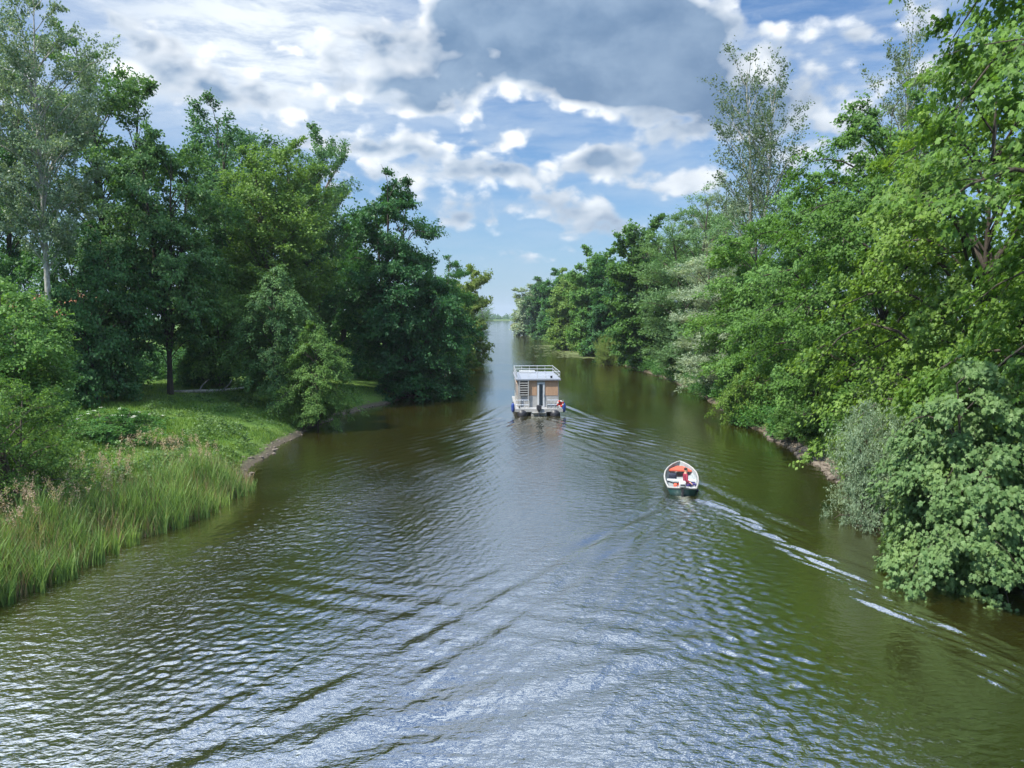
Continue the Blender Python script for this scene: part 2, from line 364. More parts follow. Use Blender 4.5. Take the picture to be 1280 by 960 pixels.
# ------------------------------------------------------------------ trees
LEAF_Q = (np.array([[0, 0], [.34, .38], [.28, .75], [0, 1], [-.28, .75], [-.34, .38]]), [[0, 1, 2, 3], [0, 3, 4, 5]])
LEAF_N = (np.array([[0, 0], [.16, .45], [0, 1], [-.16, .45]]), [[0, 1, 2, 3]])
LEAF_D = (np.array([[0, 0], [.38, .5], [0, 1], [-.38, .5]]), [[0, 1, 2, 3]])
LEAF_M = (np.array([[0, .0], [.22, -.04], [.52, .22], [.30, .32], [.52, .66], [.20, .60], [0, 1.0], [-.20, .60], [-.52, .66], [-.30, .32], [-.52, .22], [-.22, -.04]]),
          [[0, 1, 2, 3, 4, 5, 6], [0, 6, 7, 8, 9, 10, 11]])
def leaves_mesh(name, pos, nor, axis, size, shape, fold=.25):
    S, F = shape; n = len(pos); k = len(S)
    axis = nrm(axis - nor * np.sum(axis * nor, -1, keepdims=True)); side = np.cross(axis, nor)
    u = S[:, 0][None, :, None] * size[:, None, None]; v = S[:, 1][None, :, None] * size[:, None, None]
    V = pos[:, None] + side[:, None] * u + axis[:, None] * v - nor[:, None] * (np.abs(u) * fold + v * v / np.maximum(size[:, None, None], .01) * .18)
    off = (np.arange(n) * k)[:, None]
    polys = {}
    for f in F: polys.setdefault(len(f), []).append(off + np.array(f)[None])
    return mesh_np(name, V.reshape(-1, 3), [np.concatenate(v_) for v_ in polys.values()])

def env_fn(pts):
    a = np.array(pts, float); return lambda t: np.interp(t, a[:, 0], a[:, 1])
def gen_tree(seed, H, R, env, base=.1, n1=50, n2=7, n3=5, m=22, rise=.5, droop=0.0, leaf=.2, shape=LEAF_D, trunk_r=None, l2=.42, l3=.9,
             spread=.16, up=.7, out=.5, rnd=.6, lobes=.25, stems=1, lean=0.0, keep=.92, axis_down=.3, twig_sides=0, sec_up=.1, lean_x=0.0, forks=1):
    rng = np.random.default_rng(seed); trunk_r = trunk_r or H * .011; R_in = R
    def lerp_path(P_, s):                                             # P_ (K,3), s in 0..1
        K = len(P_); f = np.clip(s, 0, 1) * (K - 1); i = np.minimum(f.astype(int), K - 2); w_ = (f - i)[:, None]
        return P_[i] * (1 - w_) + P_[i + 1] * w_
    trunks = []
    for k in range(stems):
        t = np.linspace(0, 1, 12); a = rng.uniform(0, 6.28)
        wob = np.cumsum(rng.normal(0, .012 * H / 4, (12, 2)), 0) * t[:, None]
        fan = (0 if stems == 1 else 1) * R * .55 * t ** 1.1
        T = np.stack([wob[:, 0] + fan * math.cos(a + k * 6.28 / stems) + lean_x * R * t ** 1.5, wob[:, 1] + fan * math.sin(a + k * 6.28 / stems), t * H * .96 - .25], -1)
        trunks.append(T)
    hk = np.ones(max(stems, forks))
    if forks > 1:                                                     # one stem below, several leaders above
        T0 = trunks[0]; trunks = []; t = np.linspace(0, 1, 12); a0 = rng.uniform(0, 6.28)
        hk = np.concatenate([[1.0], rng.uniform(.78, .97, forks - 1)])
        for k in range(forks):
            a = a0 + k * 6.28 / forks + rng.normal(0, .3); fan = R * rng.uniform(.34, .52) * np.clip((t - .22) / .78, 0, 1) ** .85
            T = T0.copy(); T[:, 2] = (t * H * .92 * hk[k]) - .25; T[:, 0] += fan * math.cos(a); T[:, 1] += fan * math.sin(a); trunks.append(T)
        stems = forks; R = R * .70
    tr = np.array(trunks)
    trr = np.repeat((trunk_r * (1 - np.linspace(0, 1, 12)) ** .75 * (1 + .5 * np.exp(-np.linspace(0, 1, 12) * 25)) + .02)[None], stems, 0)
    # primaries
    tg = np.linspace(0, 1, 200); cw = np.cumsum(env(tg) + .12); cw /= cw[-1]
    tt = np.interp((np.arange(n1) + rng.uniform(0, 1, n1)) / n1, cw, tg)
    rr = env(tt); rng_keep = rng.uniform(0, 1, n1)
    phi = np.arange(n1) * 2.39996 + rng.normal(0, .35, n1)
    lob = 1 + lobes * (np.sin(phi * 2 + tt * 7 + seed) * .45 + np.sin(phi * 3 - tt * 11 + seed * 2) * .4 + rng.normal(0, .35, n1))
    L = np.maximum(R * rr * np.clip(lob, .45, 1.35), .25)
    ztip = H * (base + (1 - base) * tt)
    which = np.arange(n1) % stems
    ztip = H * base + (H * hk[which] - H * base) * tt
    zs = np.clip(ztip - L * rise * rng.uniform(.7, 1.3, n1), H * base * .5 + .15, H * .95 * hk[which])
    start = np.stack([lerp_path(trunks[w_], np.array([(z + .25) / (H * .96 * hk[w_])]))[0] for w_, z in zip(which, zs)])
    ctr = np.stack([lerp_path(trunks[w_], np.array([(z + .25) / (H * .96 * hk[w_])]))[0] for w_, z in zip(which, np.minimum(ztip, H * .95 * hk[which]))])
    if stems > 1 and forks == 1: ctr = ctr * np.array([.6, .6, 1])
    tip = np.stack([ctr[:, 0] + L * np.cos(phi), ctr[:, 1] + L * np.sin(phi), ztip], -1)
    s = np.linspace(0, 1, 7)[None, :, None]
    sag = np.array([0, 0, 1.]) * (L * .16)[:, None, None] * (4 * s * (1 - s)) * (1 if droop <= 0 else 1.6)
    prim = start[:, None] * (1 - s) + tip[:, None] * s + sag + np.cumsum(rng.normal(0, .02, (n1, 7, 3)), 1) * L[:, None, None]
    prim[:, :, 2] -= droop * (L[:, None]) * np.linspace(0, 1, 7)[None] ** 2.2
    prim[:, 0] = start
    plen = np.linalg.norm(tip - start, axis=-1)
    pr = (np.clip(.30 * plen * .035 + .012, .015, .14))[:, None] * (1 - .8 * np.linspace(0, 1, 7))[None]
    # secondaries
    s2 = np.clip((np.arange(n2)[None] + rng.uniform(0, 1, (n1, n2))) / n2 * .82 + .2, 0, 1)
    f = s2 * 6; i = np.minimum(f.astype(int), 5); w_ = (f - i)[..., None]; r_i = np.arange(n1)[:, None]
    p2 = prim[r_i, i] * (1 - w_) + prim[r_i, i + 1] * w_
    tan = nrm(prim[r_i, i + 1] - prim[r_i, i])
    sgn = np.where((np.arange(n2)[None] + np.arange(n1)[:, None]) % 2 == 0, 1, -1)
    ang = sgn * np.radians(rng.uniform(28, 75, (n1, n2))) * (1 - .45 * s2)
    hor = np.cross(tan, np.array([0, 0, 1.])); hor = nrm(hor)
    d2 = tan * np.cos(ang)[..., None] + hor * np.sin(ang)[..., None] + np.array([0, 0, 1.]) * rng.normal(sec_up, .28, (n1, n2))[..., None]
    d2 = nrm(d2)
    L2 = np.maximum(l2 * plen[:, None] * (1.05 - .55 * s2) * rng.uniform(.6, 1.3, (n1, n2)), .12 * R * .6)
    kp = rng.uniform(0, 1, (n1, n2)) < keep * np.clip(plen / np.quantile(plen, .8), .36, 1)[:, None]
    p2, d2, L2, s2f = p2[kp], d2[kp], L2[kp], s2[kp]; N2 = len(p2)
    q = np.linspace(0, 1, 5)[None, :, None]
    sec = p2[:, None] + d2[:, None] * L2[:, None, None] * q + np.array([0, 0, 1.]) * (L2[:, None, None] * (.12 * q - (.12 + droop * .7) * q ** 2)) + np.cumsum(rng.normal(0, .02, (N2, 5, 3)), 1) * L2[:, None, None]
    sec[:, 0] = p2
    sr = np.clip(L2 * .009, .006, .03)[:, None] * (1 - .75 * np.linspace(0, 1, 5))[None]
    # twigs
    s3 = np.clip((np.arange(n3)[None] + rng.uniform(0, 1, (N2, n3))) / n3 * .85 + .2, 0, 1)
    f = s3 * 4; i = np.minimum(f.astype(int), 3); w_ = (f - i)[..., None]; r_i = np.arange(N2)[:, None]
    p3 = sec[r_i, i] * (1 - w_) + sec[r_i, i + 1] * w_
    t3 = nrm(sec[r_i, i + 1] - sec[r_i, i])
    d3_ = nrm(t3 * .8 + rng.normal(0, .55, (N2, n3, 3)) * np.array([1, 1, .75]) + np.array([0, 0, sec_up - droop * 1.0]))
    L3 = l3 * rng.uniform(.5, 1.25, (N2, n3)) * np.clip(L2[:, None] / (.3 * R), .5, 1.2)
    p3, d3_, L3 = p3.reshape(-1, 3), d3_.reshape(-1, 3), L3.reshape(-1)
    N3 = len(p3)
    # leaves
    a4 = rng.uniform(.05, 1.05, (N3, m))
    pos = p3[:, None] + d3_[:, None] * (L3[:, None] * a4)[..., None] + rng.normal(0, spread, (N3, m, 3)) * np.array([1, 1, .6])
    pos[..., 2] -= droop * .5 * (L3[:, None] * a4) ** 2
    pos = pos.reshape(-1, 3)
    axis_c = np.array([tip[:, 0].mean() * .0, 0, 0])
    outw = pos - np.stack([np.interp(pos[:, 2], tr[0][:, 2], tr[0][:, 0]), np.interp(pos[:, 2], tr[0][:, 2], tr[0][:, 1]), pos[:, 2]], -1); outw = nrm(outw)
    nor = nrm(np.array([0, 0, up]) + outw * out + rng.normal(0, rnd, pos.shape))
    axis = np.repeat(d3_[:, None], m, 1).reshape(-1, 3) + outw * .4 + rng.normal(0, .5, pos.shape) + np.array([0, 0, -axis_down])
    size = leaf * rng.uniform(.5, 1.35, len(pos))
    okz = pos[:, 2] > .12
    crown = leaves_mesh('crown', pos[okz], nor[okz], axis[okz], size[okz], shape)
    Vs, Qs, o = [], [], 0
    sets = [(tr, trr, 9), (prim, pr, 5), (sec, sr, 3)]
    if twig_sides:
        tw = p3[:, None] + d3_[:, None] * L3[:, None, None] * np.linspace(0, 1, 3)[None, :, None]
        sets.append((tw, np.full((N3, 3), .006) * np.array([1, .8, .4]), 3))
    for (P_, r_, sd_) in sets:
        V, Q = tubes(P_, r_, sd_); Vs.append(V); Qs.append(Q + o); o += len(V)
    wood = mesh_np('trunk', np.concatenate(Vs), Qs, smooth=True)
    return dict(H=float(np.quantile(pos[:, 2], .9995)), R=float(np.quantile(np.hypot(pos[:, 0], pos[:, 1]), .965)), crown=crown, wood=wood)

if on('ground'): build_ground()
if on('water'): build_water()

BARK = noisy_mat('bark_brown', (.075, .058, .042), (.16, .135, .105), 9, .9, (1, 1, .25), bump=.6)
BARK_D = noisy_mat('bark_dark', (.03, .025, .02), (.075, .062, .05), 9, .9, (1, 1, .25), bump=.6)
BARK_P = noisy_mat('bark_pale', (.20, .19, .165), (.40, .385, .345), 7, .85, (1, 1, .4), bump=.4)
LV = dict(
    maple=leaf_mat('maple_leaves', (0.069, 0.152, 0.029), (0.165, 0.297, 0.055), .45, .20, .45),
    maple_pale=leaf_mat('pale_maple_leaves', (.058, .140, .048), (.120, .228, .085), .40, .20, .45),
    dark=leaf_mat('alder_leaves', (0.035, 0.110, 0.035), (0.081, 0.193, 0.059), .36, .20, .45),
    mid=leaf_mat('broad_leaves', (0.055, 0.148, 0.039), (0.121, 0.266, 0.061), .40, .20, .5),
    light=leaf_mat('light_leaves', (0.073, 0.158, 0.037), (0.152, 0.271, 0.059), .42, .20, .5),
    yellow=leaf_mat('yellow_green_leaves', (0.112, 0.178, 0.040), (0.218, 0.297, 0.073), .42, .20, .5),
    blue=leaf_mat('poplar_leaves', (0.059, 0.142, 0.055), (0.129, 0.250, 0.096), .36, .20, .42),
    greyleaf=leaf_mat('grey_poplar_leaves', (.060, .105, .052), (.130, .190, .098), .36, .20, .45),
    silver=leaf_mat('silvery_leaves', (0.106, 0.165, 0.099), (0.264, 0.350, 0.231), .34, .20, .4),
    wsilver=leaf_mat('white_willow_leaves', (.105, .180, .105), (.215, .310, .200), .34, .20, .4),
)
PROTO = {}
def proto(k):
    if k in PROTO: return PROTO[k]
    e_round = env_fn([(0, .55), (.15, .9), (.4, 1), (.65, .95), (.87, .68), (1, .2)])
    e_wall = env_fn([(0, .82), (.1, .95), (.4, 1), (.65, .95), (.87, .72), (1, .2)])
    e_up = env_fn([(0, .78), (.2, 1), (.5, .95), (.75, .85), (.9, .6), (1, .2)])
    e_dome = env_fn([(0, .85), (.3, 1), (.6, .92), (.85, .6), (1, .1)])
    e_plume = env_fn([(0, .5), (.15, .8), (.45, 1), (.7, .95), (.88, .68), (1, .2)])
    e_tall = env_fn([(0, .4), (.2, .75), (.5, 1), (.8, .75), (.93, .45), (1, .15)])
    if k == 'maple_a': p = gen_tree(11, 20, 6.5, e_wall, .06, 78, 9, 6, 27, .45, .10, .168, LEAF_M, l2=.36, l3=1.0, spread=.17, up=.9, out=.55, rnd=.42, lobes=.4, keep=.9)
    elif k == 'maple_b': p = gen_tree(23, 15, 6.0, e_wall, .05, 70, 9, 6, 26, .45, .12, .168, LEAF_M, l2=.36, l3=1.0, spread=.17, up=.9, out=.55, rnd=.42, lobes=.4, keep=.9)
    elif k == 'maple_low': p = gen_tree(31, 6.6, 3.0, e_dome, .05, 68, 8, 4, 27, .35, .22, .145, LEAF_M, l2=.40, l3=.62, spread=.13, up=.8, out=.7, rnd=.42, lobes=.3, stems=3, keep=.95)
    elif k == 'round_a': p = gen_tree(41, 20, 5.5, e_round, .16, 64, 10, 5, 24, .5, .05, .215, LEAF_Q, l2=.38, l3=1.0, lobes=.4, keep=.9, forks=3)
    elif k == 'round_b': p = gen_tree(43, 12, 5.0, e_wall, .05, 60, 10, 5, 21, .4, .14, .20, LEAF_Q, l2=.4, l3=.95, lobes=.35, keep=.95, forks=2)
    elif k == 'wall_a': p = gen_tree(47, 18, 5.0, e_wall, .02, 90, 10, 5, 21, .5, .08, .22, LEAF_D, l2=.36, l3=.95, lobes=.35, keep=.95, forks=3)
    elif k == 'wall_b': p = gen_tree(53, 20, 5.2, e_up, .02, 96, 10, 5, 21, .75, .0, .22, LEAF_D, l2=.36, l3=.95, lobes=.35, sec_up=.3, keep=.95, forks=3)
    elif k == 'far_a': p = gen_tree(59, 18, 5.0, e_wall, .02, 90, 10, 5, 15, .5, .08, .34, LEAF_D, l2=.36, l3=.95, lobes=.35, keep=.95, forks=4)
    elif k == 'far_b': p = gen_tree(60, 20, 5.2, e_up, .02, 90, 10, 5, 15, .75, .0, .34, LEAF_D, l2=.36, l3=.95, lobes=.35, sec_up=.3, keep=.95, forks=3)
    elif k == 'plume_a': p = gen_tree(61, 28, 4.6, e_plume, .08, 110, 9, 5, 21, 1.3, -.08, .22, LEAF_D, l2=.40, l3=1.0, lobes=.3, sec_up=.5, up=.4, rnd=.8, keep=.92, forks=3)
    elif k == 'plume_b': p = gen_tree(67, 24, 4.4, e_plume, .05, 100, 9, 5, 21, 1.0, .0, .21, LEAF_D, l2=.40, l3=1.0, lobes=.3, sec_up=.35, up=.4, rnd=.8, keep=.92, forks=2)
    elif k == 'poplar': p = gen_tree(71, 30, 4.6, e_tall, .36, 70, 9, 5, 24, .9, .0, .18, LEAF_D, l2=.42, l3=1.0, lobes=.5, sec_up=.3, up=.3, rnd=.9, keep=.85, trunk_r=.26)
    elif k == 'gappy': p = gen_tree(73, 28, 5.6, env_fn([(0, .5), (.25, .8), (.5, 1), (.8, .8), (1, .15)]), .12, 84, 9, 5, 23, .8, .0, .20, LEAF_Q, l2=.36, l3=1.0, lobes=.5, keep=.80, up=.5, forks=3)
    elif k == 'sparse': p = gen_tree(79, 33, 4.3, env_fn([(0, .6), (.3, .85), (.62, 1), (.85, .8), (1, .3)]), .18, 84, 8, 5, 12, 1.15, -.05, .20, LEAF_D, l2=.42, l3=.95, lobes=.5, sec_up=.25, up=.2, rnd=1, keep=.80, twig_sides=3, trunk_r=.22, forks=2)
    elif k == 'feather': p = gen_tree(83, 22, 5.4, e_up, .02, 110, 10, 5, 21, .85, .05, .26, LEAF_N, l2=.38, l3=1.15, lobes=.3, sec_up=.35, up=.35, rnd=.6, keep=.95, spread=.14, forks=3)
    elif k == 'layered': p = gen_tree(89, 11.5, 4.0, env_fn([(0, .75), (.25, 1), (.5, .85), (.75, .6), (1, .06)]), .12, 60, 9, 5, 19, .10, .16, .19, LEAF_D, l2=.42, l3=.75, lobes=.35, up=1.1, rnd=.4, sec_up=.0, keep=.95)
    elif k == 'shrub': p = gen_tree(97, 4, 2.4, e_dome, .04, 50, 8, 4, 17, .5, .06, .13, LEAF_Q, l2=.42, l3=.5, spread=.10, stems=4, lobes=.3, trunk_r=.05, keep=1)
    elif k == 'spray': p = gen_tree(101, 5, 2.3, e_dome, .05, 66, 9, 4, 18, .65, -.05, .095, LEAF_D, l2=.40, l3=.6, spread=.055, stems=4, lobes=.35, sec_up=.25, trunk_r=.06, up=.8, keep=1)
    elif k == 'willow': p = gen_tree(103, 4.6, 2.4, e_dome, .04, 70, 9, 5, 19, .8, -.05, .13, LEAF_N, l2=.45, l3=.75, spread=.06, stems=5, lobes=.35, sec_up=.3, trunk_r=.05, up=.4, rnd=.8, keep=1)
    PROTO[k] = p; return p
def plant(k, name, px, y, top, r, leaves, label, cat='tree', group=None, bark=None, rz=None, z=None, dxm=0.0, h=None):
    p = proto(k); x = float(at_depth(px, y, 4.0)) + dxm
    gz = float(ground_z(x, y)) if z is None else z
    if h is None:
        d = px_dir(px, top); ztop = CAM_H + d[2] / d[1] * y; h = ztop - gz
    rng = random.Random(int(px * 7 + y * 13))
    o = empty(name, (x, y, gz - .05), rng.uniform(0, 6.28) if rz is None else rz)
    o.scale = (r / p['R'], r / p['R'], h / p['H'] / 1.0)
    tag(o, label, cat, group)
    for nm, me, mt in (('trunk', p['wood'], bark or BARK), ('crown', p['crown'], LV[leaves])):
        c = bpy.data.objects.new(nm, me); COL.objects.link(c); c.parent = o
        if not me.materials: me.materials.append(mt)
        c.material_slots[0].link = 'OBJECT'; c.material_slots[0].material = mt
    return o
GL, GR = 'trees along the left bank', 'trees along the right bank'
if on('trees'):
    # --- left bank, near to far (photo column, distance, photo row of the top, crown radius)
    plant('poplar', 'poplar_tree', 66, 48, -28, 4.4, 'silver', 'tall pale-trunked poplar with silvery leaves, its top cut off by the frame', 'tree', GL, BARK_P, 0.6)
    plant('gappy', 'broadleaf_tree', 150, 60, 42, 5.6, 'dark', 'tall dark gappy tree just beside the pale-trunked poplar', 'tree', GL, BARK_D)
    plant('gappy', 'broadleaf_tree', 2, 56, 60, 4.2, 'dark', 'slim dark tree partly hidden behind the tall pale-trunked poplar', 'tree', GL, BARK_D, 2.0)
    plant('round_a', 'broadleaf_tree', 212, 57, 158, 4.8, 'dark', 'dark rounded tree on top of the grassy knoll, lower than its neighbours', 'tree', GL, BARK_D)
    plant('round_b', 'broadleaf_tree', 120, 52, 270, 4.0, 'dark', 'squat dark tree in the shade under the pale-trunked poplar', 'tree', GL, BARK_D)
    plant('round_b', 'broadleaf_tree', 22, 41, 338, 3.4, 'mid', 'low bushy green tree under the poplar, just above the spiky shrub', 'tree', GL, BARK)
    plant('plume_a', 'poplar_tree', 300, 76, 118, 5.4, 'blue', 'tall plume-shaped poplar behind the knoll, broader of the plume-shaped pair', 'tree', GL, BARK)
    plant('plume_a', 'poplar_tree', 392, 80, 150, 4.4, 'blue', 'narrower plume-shaped poplar standing directly left of the alder', 'tree', GL, BARK, 1.5)
    plant('plume_b', 'ash_tree', 350, 66, 168, 4.6, 'light', 'lighter green ash in front of the two plume-shaped poplars', 'tree', GL, BARK)
    plant('round_b', 'broadleaf_tree', 275, 64, 300, 4.2, 'mid', 'bushy green tree below the broader plume-shaped poplar', 'tree', GL, BARK)
    plant('layered', 'hornbeam_tree', 345, 57, 330, 3.4, 'dark', 'small layered tree with a bare dark stem at the foot of the knoll', 'tree', GL, BARK_D)
    plant('layered', 'hornbeam_tree', 396, 54, 400, 2.7, 'light', 'small bright green layered tree leaning over the waterline', 'tree', GL, BARK_D, 1.2)
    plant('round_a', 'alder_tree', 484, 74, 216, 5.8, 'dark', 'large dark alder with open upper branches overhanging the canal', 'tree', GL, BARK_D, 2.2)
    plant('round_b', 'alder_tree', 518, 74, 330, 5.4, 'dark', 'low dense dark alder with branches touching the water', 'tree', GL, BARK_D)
    plant('wall_a', 'broadleaf_tree', 430, 88, 265, 5.0, 'mid', 'green tree filling the gap behind the large alder', 'tree', GL, BARK)
    plant('wall_a', 'broadleaf_tree', 545, 96, 318, 4.4, 'mid', 'dense green tree just beyond the alder that touches the water', 'tree', GL, BARK)
    plant('far_b', 'willow_tree', 583, 122, 330, 3.6, 'yellow', 'yellow-green willow at the far end of the bank', 'tree', GL, BARK)
    plant('far_a', 'willow_tree', 566, 108, 352, 3.4, 'light', 'light green rounded tree next to the yellow-green willow', 'tree', GL, BARK, .8)
    plant('sparse', 'broadleaf_tree', 603, 215, 372, 3.6, 'blue', 'thin open tree leaning out where the canal meets the lake', 'tree', GL, BARK, .8)
    # --- right bank, near to far
    plant('maple_a', 'maple_tree', 1440, 22, 0, 7.4, 'maple', 'nearest big maple whose top is cut off by the frame', 'tree', GR, BARK_D, 0.4, h=25)
    plant('maple_b', 'maple_tree', 1222, 31.5, 62, 6.4, 'maple', 'maple behind the nearest one with arching outer sprays', 'tree', GR, BARK_D)
    plant('maple_a', 'maple_tree', 1098, 41, 122, 6.4, 'maple', 'third maple along, standing behind the silvery willow shrub', 'tree', GR, BARK_D, 2.4)
    plant('maple_b', 'maple_tree', 1020, 53, 212, 6.2, 'mid', 'dark lower maple at the small grassy landing', 'tree', GR, BARK_D, 3.9)
    plant('wall_a', 'broadleaf_tree', 958, 63, 275, 5.4, 'mid', 'dense green tree hanging over the water past the landing', 'tree', GR, BARK)
    plant('feather', 'willow_tree', 903, 74, 300, 5.0, 'silver', 'grey-green willow with pale feathery foliage down to the water', 'tree', GR, BARK)
    plant('feather', 'ash_tree', 862, 93, 240, 6.6, 'blue', 'big feathery ash with a broad swept crown', 'tree', GR, BARK)
    plant('far_b', 'broadleaf_tree', 806, 114, 272, 5.6, 'light', 'lighter green tree just beyond the big feathery ash', 'tree', GR, BARK)
    plant('far_a', 'broadleaf_tree', 770, 132, 314, 5.0, 'dark', 'darkest tree in the receding far row', 'tree', GR, BARK_D)
    plant('far_b', 'broadleaf_tree', 744, 152, 306, 5.2, 'mid', 'pointed green tree right after the darkest tree of the far row', 'tree', GR, BARK)
    plant('far_a', 'broadleaf_tree', 718, 178, 336, 5.4, 'light', 'rounded light green tree midway down the far row', 'tree', GR, BARK, 1.1)
    plant('far_b', 'broadleaf_tree', 703, 212, 335, 6.0, 'mid', 'tree with a slightly raised crown near the end of the far row', 'tree', GR, BARK, 2.1)
    plant('far_a', 'broadleaf_tree', 684, 255, 342, 6.8, 'blue', 'last but one tree of the far row, broad and blue-green', 'tree', GR, BARK, 3.1)
    plant('far_a', 'broadleaf_tree', 663, 315, 352, 8.0, 'silver', 'last tree of the far row, round and greyish where the lake opens', 'tree', GR, BARK, 4.1)
    plant('sparse', 'poplar_tree', 942, 76, 42, 4.6, 'greyleaf', 'tall sparse grey poplar rising alone above the other crowns', 'tree', GR, BARK_P, 1.0)
    plant('sparse', 'poplar_tree', 1132, 50, 18, 3.0, 'greyleaf', 'thin pale poplar top showing behind the nearest maple', 'tree', GR, BARK_P, 2.7)
    plant('feather', 'willow_tree', 893, 104, 222, 5.0, 'silver', 'wispy willow top behind the big feathery ash', 'tree', GR, BARK, 2.0)
    # --- shrubs
    plant('spray', 'hawthorn_shrub', 18, 27, 462, 2.5, 'light', 'spiky bright green shrub behind the reeds at the near bank', 'shrub')
    plant('shrub', 'elder_shrub', 140, 38, 508, 2.2, 'mid', 'low round elder shrub with white flower heads on the grass slope', 'shrub')
    plant('willow', 'willow_shrub', 1104, 28.8, 500, 1.75, 'wsilver', 'silvery white willow shrub spreading over the stony edge', 'shrub', None, BARK, 1.0)
    plant('willow', 'willow_shrub', 1130, 35, 462, 2.0, 'silver', 'darker grey willow shrub behind the silvery white one', 'shrub', None, BARK, 3.0)
    plant('maple_low', 'maple_shrub', 1222, 22.8, 452, 3.0, 'maple_pale', 'pale leafy young maple hanging low over the water', 'shrub', None, BARK_D, 1.6)
    plant('shrub', 'broadleaf_shrub', 935, 57, 455, 2.6, 'maple', 'round leafy shrub at the waterline before the landing', 'shrub', None, BARK, 1.0)
    plant('shrub', 'broadleaf_shrub', 1003, 47, 500, 2.0, 'light', 'light green shrub at the grassy landing', 'shrub', None, BARK, 2.0)
    plant('willow', 'willow_shrub', 762, 126, 418, 2.6, 'yellow', 'pale yellowish shrub at the foot of the far row', 'shrub', None, BARK, .3)
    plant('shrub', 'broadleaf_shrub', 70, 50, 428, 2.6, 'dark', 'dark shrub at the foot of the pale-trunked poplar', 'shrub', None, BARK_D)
    plant('shrub', 'broadleaf_shrub', 250, 64, 432, 2.8, 'mid', 'leafy shrub behind the crest of the knoll', 'shrub', None, BARK_D, 2.0)

# ------------------------------------------------------------------ plants on the banks
def blades(name, x, y, h, wdt, lean, mat_, parent=None, seed=1, base_dz=-.03, segs=3, z=None):
    rng = np.random.default_rng(seed); n = len(x)
    z = ground_z(x, y) if z is None else z
    th = rng.uniform(0, 6.28, n); sx, sy = np.cos(th), np.sin(th)
    la = rng.uniform(0, 6.28, n); ln = lean * rng.uniform(.2, 1.3, n) * h
    t = np.linspace(0, 1, segs + 1)
    cx = x[:, None] + np.cos(la)[:, None] * ln[:, None] * t ** 2; cy = y[:, None] + np.sin(la)[:, None] * ln[:, None] * t ** 2
    cz = z[:, None] + base_dz + h[:, None] * (t - .25 * lean * t ** 3)
    wd = wdt[:, None] * (1 - t ** 1.6 * .92) * .5
    Lf = np.stack([cx - sx[:, None] * wd, cy - sy[:, None] * wd, cz], -1); Rt = np.stack([cx + sx[:, None] * wd, cy + sy[:, None] * wd, cz], -1)
    V = np.stack([Lf, Rt], 2).reshape(n, -1, 3); k = V.shape[1]
    off = (np.arange(n) * k)[:, None]
    q = np.concatenate([off + np.array([[2 * i, 2 * i + 1, 2 * i + 3, 2 * i + 2]]) for i in range(segs)])
    return link(name, mesh_np(name, V.reshape(-1, 3), [q]), mat_, parent)
def plant_field(rng, n, y0, y1, e0, e1, pw=1.0):
    u = rng.uniform(0, 1, n); y = 1 / ((1 / y0) * (1 - u) + (1 / y1) * u)
    e = e0 + (e1 - e0) * rng.uniform(0, 1, n) ** pw
    return lx(y) - e, y, e
